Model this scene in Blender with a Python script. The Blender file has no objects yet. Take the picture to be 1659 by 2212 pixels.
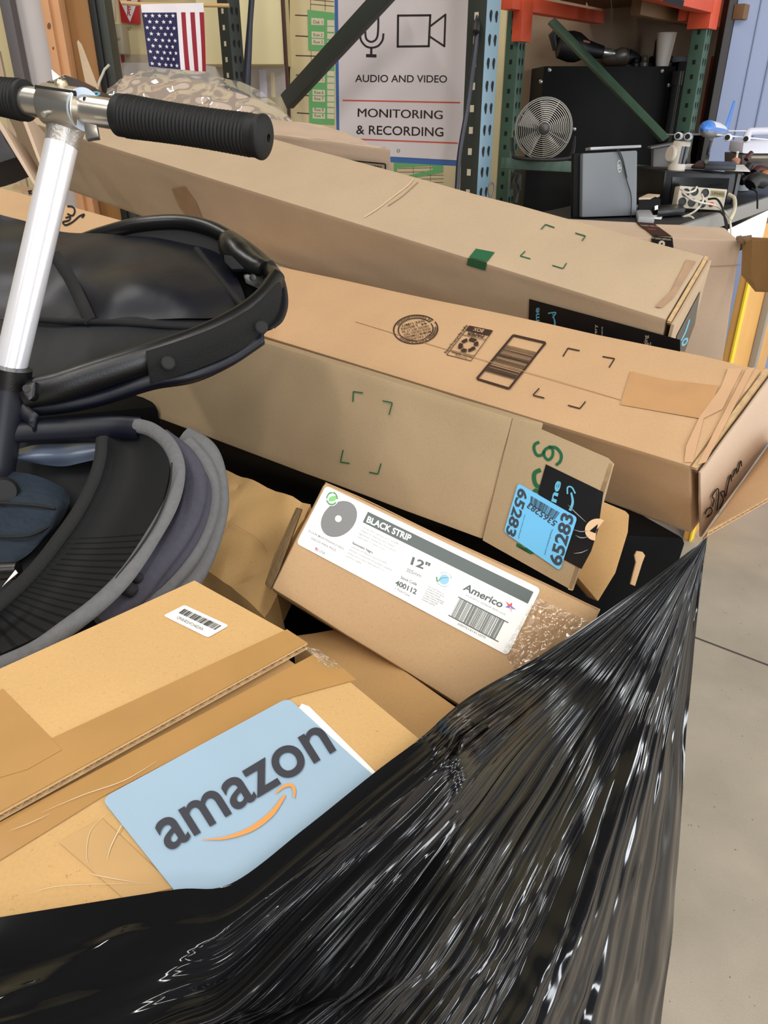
import bpy, bmesh, math, random
import numpy as np
from mathutils import Vector, noise
random.seed(7)
SC = bpy.context.scene
# ------------------------------------------------------------------ camera
W, H, F = 1659, 2212, 1640.0
PITCH = math.radians(28.5)
CAMZ = 1.55
cam_data = bpy.data.cameras.new('camera')
cam_data.sensor_fit = 'VERTICAL'
cam_data.sensor_height = 36.0
cam_data.lens = 36.0 * F / H
cam_data.clip_start = 0.02
cam = bpy.data.objects.new('camera', cam_data)
SC.collection.objects.link(cam)
cam.location = (0, 0, CAMZ)
cam.rotation_euler = (math.pi / 2 - PITCH, 0, 0)
SC.camera = cam
# ------------------------------------------------------------------ light and exposure
SC.view_settings.view_transform = 'Standard'
SC.view_settings.look = 'None'
SC.view_settings.gamma = 1.0
SC.view_settings.exposure = -0.16
SC.view_settings.use_curve_mapping = False
SC.cycles.use_denoising = True
world = bpy.data.worlds.new('world')
SC.world = world
world.use_nodes = True
bg = world.node_tree.nodes['Background']
bg.inputs[0].default_value = (0.86, 0.93, 1.0, 1)
bg.inputs[1].default_value = 0.16


def area(name, loc, sx, sy, power, col, target=None):
    d = bpy.data.lights.new(name, 'AREA')
    d.shape = 'RECTANGLE'
    d.size = sx
    d.size_y = sy
    d.energy = power
    d.color = col
    o = bpy.data.objects.new(name, d)
    SC.collection.objects.link(o)
    o.location = loc
    if target is not None:
        v = Vector(target) - Vector(loc)
        o.rotation_euler = v.to_track_quat('-Z', 'Y').to_euler()
    return o


CEIL = 5.6
LAMPS = [(-3.4, -2.2), (-1.2, -2.2), (1.0, -2.2), (3.2, -2.2), (5.4, -2.2), (-1.2, -5.4), (1.0, -5.4), (3.2, -5.4), (5.4, -5.4), (-2.2, 1.4), (5.6, 1.2)]
LAMP_W = 84.0
for lx, ly in LAMPS:
    area('ceiling_lamp_light', (lx, ly, CEIL - 0.42), 0.22, 2.3, LAMP_W, (1.0, 0.965, 0.91))
# area lights added out of view, mainly for reflections in the film
# four narrow ones on the right draw pale streaks on the film
for yy in (-2.3, -.5, 1.1, 2.8):
    area('added_streak_light', (6.6, yy, 1.5), .30, 2.8, 54, (0.90, 0.95, 1.0), (-3.0, yy, 1.5)).rotation_euler = (math.pi / 2, 0, math.pi / 2)
area('added_rear_light', (3.4, -6.8, 2.3), 4.0, 3.4, 330, (0.86, 0.93, 1.0), (0.2, 1.0, 1.0))  # broad cool light added behind the camera
# ------------------------------------------------------------------ geometry of the view
CP = Vector((0, 0, CAMZ))
RT = Vector((1, 0, 0))
UP = Vector((0, math.sin(PITCH), math.cos(PITCH)))
FW = Vector((0, math.cos(PITCH), -math.sin(PITCH)))


def ray(px, py):
    return RT * ((px - W / 2) / F) + UP * ((H / 2 - py) / F) + FW


def P(px, py, d):
    return CP + ray(px, py) * d


class Plane:
    def __init__(s, a, d, n):
        s.o = P(a[0], a[1], d) if not isinstance(a, Vector) else a
        s.n = Vector(n).normalized()

    def at(s, px, py, h=0.0):
        r = ray(px, py)
        return CP + r * ((s.o - CP).dot(s.n) / r.dot(s.n)) + s.n * h


def plane3(a, b, c):
    n = (b - a).cross(c - a).normalized()
    if n.dot(CP - a) < 0:
        n = -n
    pl = Plane(a, 0, n)
    return pl


def ZT(ox, oy, s):
    return lambda x, y: (ox + x / s, oy + y / s)


# ------------------------------------------------------------------ materials
def lin(c):
    return tuple((x / 255 / 12.92) if x / 255 <= 0.04045 else ((x / 255 + 0.055) / 1.055) ** 2.4 for x in c) + (1.0,)


MATS = {}


def M(name, rgb, rough=0.6, metal=0.0, spec=0.5, var=0.0, vscale=8.0, bump=0.0, bscale=60.0, fibre=0.0, coat=0.0, sheen=0.0):
    if name in MATS:
        return MATS[name]
    m = bpy.data.materials.new(name)
    m.use_nodes = True
    nt = m.node_tree
    b = nt.nodes['Principled BSDF']
    b.inputs['Base Color'].default_value = lin(rgb)
    b.inputs['Roughness'].default_value = rough
    b.inputs['Metallic'].default_value = metal
    b.inputs['Specular IOR Level'].default_value = spec
    b.inputs['Coat Weight'].default_value = coat
    b.inputs['Coat Roughness'].default_value = 0.08
    b.inputs['Sheen Weight'].default_value = sheen
    tc = nt.nodes.new('ShaderNodeTexCoord')
    last = None
    if var > 0 or fibre > 0:
        n1 = nt.nodes.new('ShaderNodeTexNoise')
        n1.inputs['Scale'].default_value = vscale
        n1.inputs['Detail'].default_value = 6
        nt.links.new(tc.outputs['Object'], n1.inputs['Vector'])
        n2 = nt.nodes.new('ShaderNodeTexNoise')
        n2.inputs['Scale'].default_value = 420
        n2.inputs['Detail'].default_value = 3
        nt.links.new(tc.outputs['Object'], n2.inputs['Vector'])
        ma = nt.nodes.new('ShaderNodeMapRange')
        ma.inputs['From Min'].default_value = 0.3
        ma.inputs['From Max'].default_value = 0.7
        ma.inputs['To Min'].default_value = 1 - var
        ma.inputs['To Max'].default_value = 1 + var
        nt.links.new(n1.outputs['Fac'], ma.inputs['Value'])
        mb = nt.nodes.new('ShaderNodeMapRange')
        mb.inputs['From Min'].default_value = 0.3
        mb.inputs['From Max'].default_value = 0.7
        mb.inputs['To Min'].default_value = 1 - fibre
        mb.inputs['To Max'].default_value = 1 + fibre
        nt.links.new(n2.outputs['Fac'], mb.inputs['Value'])
        mu = nt.nodes.new('ShaderNodeMath')
        mu.operation = 'MULTIPLY'
        nt.links.new(ma.outputs[0], mu.inputs[0])
        nt.links.new(mb.outputs[0], mu.inputs[1])
        vm = nt.nodes.new('ShaderNodeVectorMath')
        vm.operation = 'SCALE'
        vm.inputs[0].default_value = lin(rgb)[:3]
        nt.links.new(mu.outputs[0], vm.inputs['Scale'])
        nt.links.new(vm.outputs[0], b.inputs['Base Color'])
    if bump > 0:
        n3 = nt.nodes.new('ShaderNodeTexNoise')
        n3.inputs['Scale'].default_value = bscale
        n3.inputs['Detail'].default_value = 5
        nt.links.new(tc.outputs['Object'], n3.inputs['Vector'])
        bp = nt.nodes.new('ShaderNodeBump')
        bp.inputs['Strength'].default_value = bump
        bp.inputs['Distance'].default_value = 0.004
        nt.links.new(n3.outputs['Fac'], bp.inputs['Height'])
        nt.links.new(bp.outputs[0], b.inputs['Normal'])
    MATS[name] = m
    return m


def specks(m, dens, rgb, scale=900):
    """small dark fibres and flecks in the board"""
    nt = m.node_tree
    b = nt.nodes['Principled BSDF']
    src = b.inputs['Base Color'].links[0].from_socket
    tc = nt.nodes.new('ShaderNodeTexCoord')
    v = nt.nodes.new('ShaderNodeTexVoronoi')
    v.inputs['Scale'].default_value = scale
    nt.links.new(tc.outputs['Object'], v.inputs['Vector'])
    n = nt.nodes.new('ShaderNodeTexNoise')
    n.inputs['Scale'].default_value = scale * 0.3
    nt.links.new(tc.outputs['Object'], n.inputs['Vector'])
    lt = nt.nodes.new('ShaderNodeMath')
    lt.operation = 'LESS_THAN'
    lt.inputs[1].default_value = 0.22
    nt.links.new(v.outputs['Distance'], lt.inputs[0])
    gt = nt.nodes.new('ShaderNodeMath')
    gt.operation = 'GREATER_THAN'
    gt.inputs[1].default_value = dens
    nt.links.new(n.outputs['Fac'], gt.inputs[0])
    mu = nt.nodes.new('ShaderNodeMath')
    mu.operation = 'MULTIPLY'
    nt.links.new(lt.outputs[0], mu.inputs[0])
    nt.links.new(gt.outputs[0], mu.inputs[1])
    mx = nt.nodes.new('ShaderNodeMix')
    mx.data_type = 'RGBA'
    nt.links.new(mu.outputs[0], mx.inputs['Factor'])
    nt.links.new(src, mx.inputs['A'])
    mx.inputs['B'].default_value = lin(rgb)
    nt.links.new(mx.outputs['Result'], b.inputs['Base Color'])
    return m


def card(name, rgb):
    return specks(M(name, rgb, 0.82, spec=0.25, var=0.05, vscale=7, fibre=0.035, bump=0.12, bscale=35), 0.63, tuple(int(c * 0.66) for c in rgb), 900)


kraft_pale = card('kraft_pale', (182, 159, 132))
kraft_orange = card('kraft_orange', (196, 160, 122))
kraft_olive = card('kraft_olive', (168, 145, 114))
kraft_gold = card('kraft_gold', (207, 168, 114))
kraft_tan = card('kraft_tan', (187, 154, 116))
kraft_brown = card('kraft_brown', (183, 145, 97))
kraft_pink = card('kraft_pink', (194, 170, 148))
kraft_edge = M('kraft_cut_edge', (196, 164, 122), 0.9, var=0.15, vscale=90)
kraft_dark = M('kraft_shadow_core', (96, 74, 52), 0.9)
tape_brown = M('packing_tape', (178, 136, 82), 0.28, spec=0.45, var=0.07, vscale=14, bump=0.15, bscale=25)
tape_pale = M('packing_tape_pale', (206, 166, 130), 0.34, spec=0.4, var=0.06, vscale=14)
tape_dull = M('tape_residue', (150, 118, 86), 0.5, var=0.1, vscale=30)
black_tape = M('black_tape', (22, 22, 25), 0.28, spec=0.5, var=0.2, vscale=30)
ink = M('black_ink', (30, 27, 28), 0.7, spec=0.2)
brown_ink = M('brown_ink', (62, 44, 38), 0.7, spec=0.2)
green_ink = M('green_ink', (34, 92, 58), 0.7, spec=0.2)
green_tape = M('green_tape', (30, 92, 58), 0.5)
teal_print = M('teal_print', (96, 176, 205), 0.5)
pale_print = M('pale_print', (196, 186, 170), 0.5)
white_paper = M('white_paper', (244, 244, 242), 0.55, spec=0.3)
grey_print = M('grey_print', (150, 150, 150), 0.6)
dark_grey_print = M('dark_grey_print', (82, 90, 88), 0.5)
mid_grey_print = M('mid_grey_print', (118, 118, 118), 0.5)
green_print = M('leaf_green_print', (120, 190, 110), 0.5)
dark_green_print = M('deep_green_print', (78, 140, 92), 0.5)
blue_print = M('sky_blue_print', (140, 190, 235), 0.5)
red_print = M('red_print', (216, 84, 72), 0.5)
navy_print = M('navy_print', (110, 120, 200), 0.5)
blue_label = M('blue_label_paper', (112, 190, 236), 0.5, spec=0.3)
card_blue = M('pale_blue_card', (158, 184, 206), 0.42, spec=0.4, var=0.02, vscale=20)
slate_ink = M('slate_ink', (56, 58, 68), 0.5)
orange_ink = M('orange_ink', (232, 156, 84), 0.5)

# ------------------------------------------------------------------ object helpers
COL = SC.collection


def tag(o, label=None, cat=None, group=None, kind=None):
    if label:
        o['label'] = label
    if cat:
        o['category'] = cat
    if group:
        o['group'] = group
    if kind:
        o['kind'] = kind
    return o


def thing(name, label, cat, loc, group=None):
    o = bpy.data.objects.new(name, None)
    o.empty_display_size = 0.05
    COL.objects.link(o)
    o.location = loc
    return tag(o, label, cat, group)


def wloc(o):
    v = Vector(o.location)
    while o.parent:
        o = o.parent
        v += Vector(o.location)
    return v


def mk(name, verts, faces, mats, parent=None, idx=None, smooth=False, angle=None, label=None):
    verts = [Vector(v) for v in verts]
    c = Vector((0, 0, 0))
    for v in verts:
        c += v
    c /= len(verts)
    me = bpy.data.meshes.new(name)
    me.from_pydata([tuple(v - c) for v in verts], [], faces)
    if not isinstance(mats, (list, tuple)):
        mats = [mats]
    for m in mats:
        me.materials.append(m)
    if idx:
        me.polygons.foreach_set('material_index', idx)
    if smooth or angle:
        me.polygons.foreach_set('use_smooth', [True] * len(me.polygons))
    me.update()
    if angle:
        me.set_sharp_from_angle(angle=math.radians(angle))
    o = bpy.data.objects.new(name, me)
    COL.objects.link(o)
    if parent:
        o.parent = parent
        o.location = c - wloc(parent)
    else:
        o.location = c
    if label:
        o['label'] = label
    return o


def mk_bm(name, bm, mats, parent=None, angle=40, label=None):
    bmesh.ops.recalc_face_normals(bm, faces=bm.faces[:])
    bm.verts.index_update()
    vs = [v.co.copy() for v in bm.verts]
    fs = [[v.index for v in f.verts] for f in bm.faces]
    ix = [f.material_index for f in bm.faces]
    bm.free()
    return mk(name, vs, fs, mats, parent, ix, angle=angle, label=label)


def prism_bm(top, ext, cuts=0, amp=0.0, bevel=0.002, seed=0, scale=14, bm=None):
    """closed box between a top quad and the same quad moved by ext; gentle inward dents; rounded edges"""
    new = bm is None
    b = bmesh.new()
    vs = [b.verts.new(p) for p in top] + [b.verts.new(p + ext) for p in top]
    n = len(top)
    b.faces.new(vs[:n])
    b.faces.new(vs[n:][::-1])
    for i in range(n):
        j = (i + 1) % n
        b.faces.new((vs[i], vs[j], vs[n + j], vs[n + i]))
    if cuts:
        bmesh.ops.subdivide_edges(b, edges=b.edges[:], cuts=cuts, use_grid_fill=True)
    bmesh.ops.recalc_face_normals(b, faces=b.faces[:])
    b.normal_update()
    sharp = [e for e in b.edges if len(e.link_faces) == 2 and e.link_faces[0].normal.angle(e.link_faces[1].normal, 0) > 0.6]
    if amp:
        for v in b.verts:
            q = v.co * scale + Vector((seed * 3.1, seed * 1.7, seed))
            v.co -= v.normal * abs(noise.noise(q)) * amp
    if bevel:
        bmesh.ops.bevel(b, geom=sharp, offset=bevel, segments=2, affect='EDGES', profile=0.6)
    if new:
        return b
    off = len(bm.verts)
    b.verts.index_update()
    nv = [bm.verts.new(v.co) for v in b.verts]
    for f in b.faces:
        try:
            bm.faces.new([nv[v.index] for v in f.verts])
        except ValueError:
            pass
    b.free()
    return bm


def prism(name, top, ext, mat, parent=None, cuts=0, amp=0.0, bevel=0.002, seed=0, label=None):
    return mk_bm(name, prism_bm(top, ext, cuts, amp, bevel, seed), mat, parent, label=label)


def ctr(pts):
    c = Vector((0, 0, 0))
    for p in pts:
        c += p
    return c / len(pts)


def axes_box(o, ax, ay, az, x0, x1, y0, y1, z0, z1):
    """top quad + extrusion of an oriented box"""
    q = [o + ax * x + ay * y + az * z1 for x, y in ((x0, y0), (x1, y0), (x1, y1), (x0, y1))]
    return q, az * (z0 - z1)


X, Y, Z = Vector((1, 0, 0)), Vector((0, 1, 0)), Vector((0, 0, 1))


def bx(name, x0, x1, y0, y1, z0, z1, mat, parent=None, bevel=0.002, label=None):
    q, e = axes_box(Vector((0, 0, 0)), X, Y, Z, x0, x1, y0, y1, z0, z1)
    return prism(name, q, e, mat, parent, bevel=bevel, label=label)


def catmull(pts, n):
    """smooth curve through points of any dimension"""
    p = [np.array(q, float) for q in pts]
    p = [2 * p[0] - p[1]] + p + [2 * p[-1] - p[-2]]
    out = []
    for i in range(1, len(p) - 2):
        for k in range(n):
            t = k / n
            a, b, c, d = p[i - 1], p[i], p[i + 1], p[i + 2]
            out.append(0.5 * ((2 * b) + (c - a) * t + (2 * a - 5 * b + 4 * c - d) * t * t + (3 * b - a - 3 * c + d) * t ** 3))
    out.append(p[-2])
    return out


def sweep(name, pts, rad, mat, parent=None, seg=14, up=None, flat=1.0, closed=False, caps=True, label=None, angle=50):
    """tube along 3D points; rad number or list; flat squeezes the section along the side axis"""
    pts = [Vector(p) for p in pts]
    n = len(pts)
    if not isinstance(rad, (list, tuple)):
        rad = [rad] * n
    vs, fs = [], []
    u = Vector(up) if up else None
    prev = None
    for i, p in enumerate(pts):
        a = pts[(i - 1) % n] if (closed or i > 0) else p
        b = pts[(i + 1) % n] if (closed or i < n - 1) else p
        t = (b - a).normalized()
        if u is not None:
            s = t.cross(u).normalized()
        else:
            if prev is None:
                prev = t.orthogonal().normalized()
            s = (prev - t * prev.dot(t)).normalized()
            prev = s
        w = s.cross(t).normalized()
        for k in range(seg):
            an = 2 * math.pi * k / seg
            vs.append(p + s * (math.cos(an) * rad[i] * flat) + w * (math.sin(an) * rad[i]))
    rng = n if closed else n - 1
    for i in range(rng):
        for k in range(seg):
            j, l = (i + 1) % n, (k + 1) % seg
            fs.append((i * seg + k, i * seg + l, j * seg + l, j * seg + k))
    if caps and not closed:
        fs.append(tuple(range(seg))[::-1])
        fs.append(tuple((n - 1) * seg + k for k in range(seg)))
    return mk(name, vs, fs, mat, parent, angle=angle, label=label)


def pxsweep(name, pts, rad, mat, parent=None, n=10, **kw):
    """pts: (px, py, depth) smoothed"""
    c = catmull(pts, n)
    return sweep(name, [P(*q) for q in c], rad, mat, parent, **kw)


def patch(name, rows, mat, parent=None, nu=8, nv=6, label=None, ripple=0.0, rs=20, thick=0.0, seed=0):
    """smooth surface through rows of (px, py, depth)"""
    R = [catmull(r, nu) for r in rows]
    cols = [catmull([R[i][j] for i in range(len(R))], nv) for j in range(len(R[0]))]
    nr, nc = len(cols[0]), len(cols)
    vs = []
    for i in range(nr):
        for j in range(nc):
            p = P(*cols[j][i])
            if ripple:
                p += FW * (noise.noise(p * rs + Vector((seed, 0, 0))) * ripple)
            vs.append(p)
    fs = [(i * nc + j, i * nc + j + 1, (i + 1) * nc + j + 1, (i + 1) * nc + j) for i in range(nr - 1) for j in range(nc - 1)]
    o = mk(name, vs, fs, mat, parent, smooth=True, label=label)
    if thick:
        s = o.modifiers.new('thickness', 'SOLIDIFY')
        s.thickness = thick
    return o


def disc_bm(bm, c, ax, r0, r1, h, seg=24):
    ax = ax.normalized()
    s = ax.orthogonal().normalized()
    w = ax.cross(s)
    a = [bm.verts.new(c + (s * math.cos(2 * math.pi * k / seg) + w * math.sin(2 * math.pi * k / seg)) * r0) for k in range(seg)]
    b = [bm.verts.new(c + ax * h + (s * math.cos(2 * math.pi * k / seg) + w * math.sin(2 * math.pi * k / seg)) * r1) for k in range(seg)]
    for k in range(seg):
        l = (k + 1) % seg
        bm.faces.new((a[k], a[l], b[l], b[k]))
    bm.faces.new(a[::-1])
    bm.faces.new(b)
    return bm


def lathe(name, c, ax, prof, mat, parent=None, seg=28, label=None, angle=45):
    """prof: list of (distance along axis, radius)"""
    ax = Vector(ax).normalized()
    s = ax.orthogonal().normalized()
    w = ax.cross(s)
    vs, fs = [], []
    for h, r in prof:
        for k in range(seg):
            an = 2 * math.pi * k / seg
            vs.append(c + ax * h + (s * math.cos(an) + w * math.sin(an)) * max(r, 1e-5))
    for i in range(len(prof) - 1):
        for k in range(seg):
            l = (k + 1) % seg
            fs.append((i * seg + k, i * seg + l, (i + 1) * seg + l, (i + 1) * seg + k))
    fs.append(tuple(range(seg))[::-1])
    fs.append(tuple((len(prof) - 1) * seg + k for k in range(seg)))
    return mk(name, vs, fs, mat, parent, angle=angle, label=label)


# ------------------------------------------------------------------ lettering and flat print
_TX = {}


def glyphs(s, bold=0.0, shear=0.0, spacing=1.0):
    key = (s, bold, shear, spacing)
    if key in _TX:
        return _TX[key]
    cu = bpy.data.curves.new('lettering', 'FONT')
    cu.body = s
    cu.offset = bold
    cu.shear = shear
    cu.space_character = spacing
    cu.resolution_u = 7
    ob = bpy.data.objects.new('lettering', cu)
    COL.objects.link(ob)
    bpy.context.view_layer.update()
    me = bpy.data.meshes.new_from_object(ob.evaluated_get(bpy.context.evaluated_depsgraph_get()))
    v = [(a.co.x, a.co.y) for a in me.vertices]
    f = [tuple(p.vertices) for p in me.polygons]
    bpy.data.objects.remove(ob)
    bpy.data.curves.remove(cu)
    bpy.data.meshes.remove(me)
    xs = [a[0] for a in v] or [0, 1]
    r = (v, f, min(xs), max(xs))
    _TX[key] = r
    return r


CAPH = 0.73
LAY = 0.0003


class Print:
    """flat print, labels and tape on one plane, positions given on the photograph's frame"""

    def __init__(s, pl, h=0.0007):
        s.pl, s.h = pl, h
        s.v, s.f, s.i, s.m = [], [], [], []

    def mi(s, m):
        if m not in s.m:
            s.m.append(m)
        return s.m.index(m)

    def add(s, pts, faces, m, lay=0):
        o = len(s.v)
        k = s.mi(m)
        for p in pts:
            s.v.append(s.pl.at(p[0], p[1], s.h + LAY * lay))
        for f in faces:
            s.f.append(tuple(o + a for a in f))
            s.i.append(k)

    def poly(s, pts, m, lay=0):
        s.add(pts, [tuple(range(len(pts)))], m, lay)

    def rpoly(s, pts, m, lay=0, r=0.06):
        """quad with rounded corners"""
        out = []
        n = len(pts)
        for i in range(n):
            p, a, b = np.array(pts[i], float), np.array(pts[i - 1], float), np.array(pts[(i + 1) % n], float)
            l = r * min(np.linalg.norm(a - p), np.linalg.norm(b - p))
            u = p + (a - p) / np.linalg.norm(a - p) * l
            w = p + (b - p) / np.linalg.norm(b - p) * l
            for k in range(6):
                t = k / 5
                out.append(tuple((1 - t) ** 2 * u + 2 * t * (1 - t) * p + t * t * w))
        s.poly(out, m, lay)

    def line(s, a, b, w, m, lay=0):
        a, b = np.array(a, float), np.array(b, float)
        t = (b - a) / np.linalg.norm(b - a)
        q = np.array((-t[1], t[0])) * w / 2
        s.poly([a - q, b - q, b + q, a + q], m, lay)

    def path(s, pts, w, m, lay=0, smooth=6):
        c = catmull(pts, smooth) if smooth else [np.array(p, float) for p in pts]
        L, R = [], []
        for i, p in enumerate(c):
            t = c[min(i + 1, len(c) - 1)] - c[max(i - 1, 0)]
            t = t / (np.linalg.norm(t) + 1e-9)
            q = np.array((-t[1], t[0]))
            ww = w(i / (len(c) - 1)) if callable(w) else w
            L.append(p + q * ww / 2)
            R.append(p - q * ww / 2)
        n = len(c)
        s.add(L + R, [(i, i + 1, n + i + 1, n + i) for i in range(n - 1)], m, lay)

    def ring(s, c, ax, by, r0, r1, m, lay=0, a0=0.0, a1=360.0, seg=40):
        c, ax, by = np.array(c, float), np.array(ax, float), np.array(by, float)
        pts = []
        for k in range(seg + 1):
            a = math.radians(a0 + (a1 - a0) * k / seg)
            d = ax * math.cos(a) + by * math.sin(a)
            pts += [c + d * r0, c + d * r1]
        s.add(pts, [(2 * k, 2 * k + 1, 2 * k + 3, 2 * k + 2) for k in range(seg)], m, lay)

    def text(s, t, bl, br, tl, m, lay=1, bold=0.0, shear=0.0):
        v, f, x0, x1 = glyphs(t, bold, shear)
        bl, br, tl = np.array(bl, float), np.array(br, float), np.array(tl, float)
        s.add([bl + (br - bl) * ((x - x0) / (x1 - x0)) + (tl - bl) * (y / CAPH) for x, y in v], f, m, lay)

    def arc(s, t, c, ax, by, r, h, a0, a1, m, lay=1, bold=0.0):
        v, f, x0, x1 = glyphs(t, bold, 0)
        c, ax, by = np.array(c, float), np.array(ax, float), np.array(by, float)
        pts = []
        for x, y in v:
            a = math.radians(a0 + (a1 - a0) * (x - x0) / (x1 - x0))
            rr = r + h * y / CAPH
            pts.append(c + (ax * math.cos(a) + by * math.sin(a)) * rr)
        s.add(pts, f, m, lay)

    def bars(s, q, n, m, lay=1, seed=1, fill=0.5):
        """bar code in quad q = bl, br, tr, tl, bars from bl-tl to br-tr"""
        rnd = random.Random(seed)
        q = [np.array(p, float) for p in q]
        ws = [rnd.choice((1, 1, 1, 2, 2, 3)) for _ in range(n * 2)]
        tot = sum(ws)
        x = 0
        for i, w in enumerate(ws):
            a, b = x / tot, (x + w) / tot
            x += w
            if i % 2 == 0:
                s.poly([q[0] + (q[1] - q[0]) * a, q[0] + (q[1] - q[0]) * b, q[3] + (q[2] - q[3]) * b, q[3] + (q[2] - q[3]) * a], m, lay)

    def corner(s, a, b, c, w, m, lay=0):
        s.line(a, b, w, m, lay)
        s.line(b, c, w, m, lay + 0.2)

    def build(s, name, parent=None, label=None):
        return mk(name, s.v, s.f, s.m, parent, s.i, label=label)


def corrugated(name, a, b, inn, n, t, mat, parent, pitch=0.008, depth=0.012, label=None):
    """cut edge of corrugated board from a to b: two liners and the wave between them, running inward by depth"""
    bm = bmesh.new()
    d = (b - a).normalized()
    L = (b - a).length
    for k in (0, 1):
        o = a + n * (t - 0.0006 if k else 0)
        prism_bm([o, o + d * L, o + d * L + inn * depth, o + inn * depth], n * 0.0006, bevel=0, bm=bm)
    nn = max(8, int(L / pitch * 8))
    w = []
    for i in range(nn + 1):
        x = L * i / nn
        h = t * 0.5 + (t * 0.5 - 0.0006) * math.sin(2 * math.pi * x / pitch)
        p = a + d * x + n * h + inn * 0.0006
        w.append((bm.verts.new(p), bm.verts.new(p + inn * (depth - 0.001)), bm.verts.new(p + n * 0.0005), bm.verts.new(p + n * 0.0005 + inn * (depth - 0.001))))
    for i in range(nn):
        bm.faces.new((w[i][0], w[i + 1][0], w[i + 1][1], w[i][1]))
        bm.faces.new((w[i][2], w[i][3], w[i + 1][3], w[i + 1][2]))
        bm.faces.new((w[i][0], w[i][2], w[i + 1][2], w[i + 1][0]))
    return mk_bm(name, bm, mat, parent, angle=30, label=label)
# ================================================================== the setting
concrete = M('concrete_floor', (172, 162, 148), 0.55, spec=0.4, var=0.13, vscale=4.0, fibre=0.07, bump=0.08, bscale=18)
specks(concrete, 0.66, (120, 108, 96), 110)
joint_mat = M('floor_joint', (72, 68, 62), 0.9)
FLOOR = Plane(Vector((0, 0, 0)), 0, (0, 0, 1))
fv = [Vector(p) for p in ((-9, -9, 0), (9, -9, 0), (9, 9, 0), (-9, 9, 0))]
ja, jb = FLOOR.at(1480, 1369), FLOOR.at(1659, 1437)
jd = (jb - ja).normalized()
js = Vector((-jd.y, jd.x, 0)) * 0.004
ja, jb = ja - jd * 5, jb + jd * 5
fv += [ja - js + Z * .0008, jb - js + Z * .0008, jb + js + Z * .0008, ja + js + Z * .0008]
floor = mk('floor', fv, [(0, 1, 2, 3), (4, 5, 6, 7)], [concrete, joint_mat], idx=[0, 1])
tag(floor, kind='structure')
cream = M('cream_wall_paint', (222, 206, 160), 0.75, var=0.04, vscale=2.5)
WY = 4.0
wall = bx('wall_back', -9, 9, WY, WY + 0.12, 0, 5.6, cream)
tag(wall, kind='structure')
ceil_mat = M('ceiling_deck', (92, 92, 90), 0.8)
c = bx('ceiling', -9, 9, -9, 9, 5.62, 5.7, ceil_mat)
tag(c, kind='structure')
lamp_mat = M('lamp_housing', (225, 225, 222), 0.4)
proto = None
for lx, ly in LAMPS:
    if proto is None:
        proto = bx('ceiling_lamp', lx - .16, lx + .16, ly - 1.2, ly + 1.2, CEIL - 0.38, CEIL - 0.30, lamp_mat)
        tag(proto, 'long white warehouse strip lamp hanging under the ceiling', 'lamp', 'warehouse strip lamps under the ceiling')
        lamp0 = (lx, ly)
        rod = mk_bm('hanger', prism_bm(*axes_box(Vector((lx, ly, 0)), X, Y, Z, -.02, .02, -.02, .02, CEIL - 0.3, CEIL + 0.02)), lamp_mat, proto)
    else:
        o = proto.copy()
        COL.objects.link(o)
        o.location = proto.location + Vector((lx - lamp0[0], ly - lamp0[1], 0))
        r = rod.copy()
        COL.objects.link(r)
        r.parent = o
WALL = Plane(Vector((0, WY, 0)), 0, (0, -1, 0))
tag(bx('shade_board', WALL.at(1082, 250).x, WALL.at(1560, 250).x, WY - .012, WY - .001, 0, 2.6, M('wall_shade_tan', (150, 126, 102), .8, var=.06, vscale=3)), 'dull tan board added to darken the wall inside the pallet rack', 'board')  # tan sheet added to stand in for shade on the cream wall


def vpl(y):
    return Plane(Vector((0, y, 0)), 0, (0, -1, 0))


def vbox(name, x0, x1, yref, ytop, ybot, y, thick, mat, parent=None, bevel=0.003, z0=None, z1=None, label=None):
    """upright box whose front face stands at distance y; edges read at image height yref"""
    pl = vpl(y)
    a, b = pl.at(x0, yref).x, pl.at(x1, yref).x
    zt = pl.at((x0 + x1) / 2, ytop).z if z1 is None else z1
    zb = pl.at((x0 + x1) / 2, ybot).z if z0 is None else z0
    return bx(name, a, b, y, y + thick, zb, zt, mat, parent, bevel, label=label)


# left side of the back wall: panel, posts and studs
panel_white = M('whitish_panel', (206, 198, 196), 0.6, var=0.03, vscale=4)
steel_grey = M('grey_steel', (104, 98, 98), 0.45, metal=0.2)
wood_pink = M('pine_stud', (214, 158, 112), 0.6, var=0.06, vscale=6)
wood_brown = M('brown_plywood', (158, 112, 62), 0.6, var=0.08, vscale=5)
black_paint = M('black_paint', (22, 22, 22), 0.5)
tag(vbox('wall_panel', 24, 100, 60, 0, 300, 3.62, 0.05, panel_white, z0=0, z1=3.2), 'scuffed whitish wall panel left of the pine stud', 'panel')
t = vbox('steel_post', 9, 32, 60, 0, 300, 3.55, 0.06, steel_grey, z0=0, z1=3.2)
tag(t, 'dark grey steel post at the left edge in front of whitish panel', 'post')
t = vbox('edge_strip', -12, 4, 140, 0, 300, 3.5, 0.02, kraft_pale, z0=0, z1=1.72)
tag(t, 'narrow pale strip leaning at the left edge beside steel post', 'strip')
t = thing('timber_stud', 'orange pine stud with knots beside the whitish wall panel', 'stud', (vpl(3.5).at(115, 60).x, 3.5, 0))
vbox('stud_face', 97, 114, 60, 0, 300, 3.5, 0.07, wood_pink, t, z0=0, z1=3.2)
vbox('stud_side', 115, 136, 60, 0, 300, 3.52, 0.07, wood_pink, t, z0=0, z1=3.2)
knot = M('knot', (120, 78, 52), 0.6)
pr = Print(Plane(Vector((0, 3.499, 0)), 0, (0, -1, 0)))
pr.ring((106, 56), (4, 0), (0, 7), 0, 1, knot)
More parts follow.
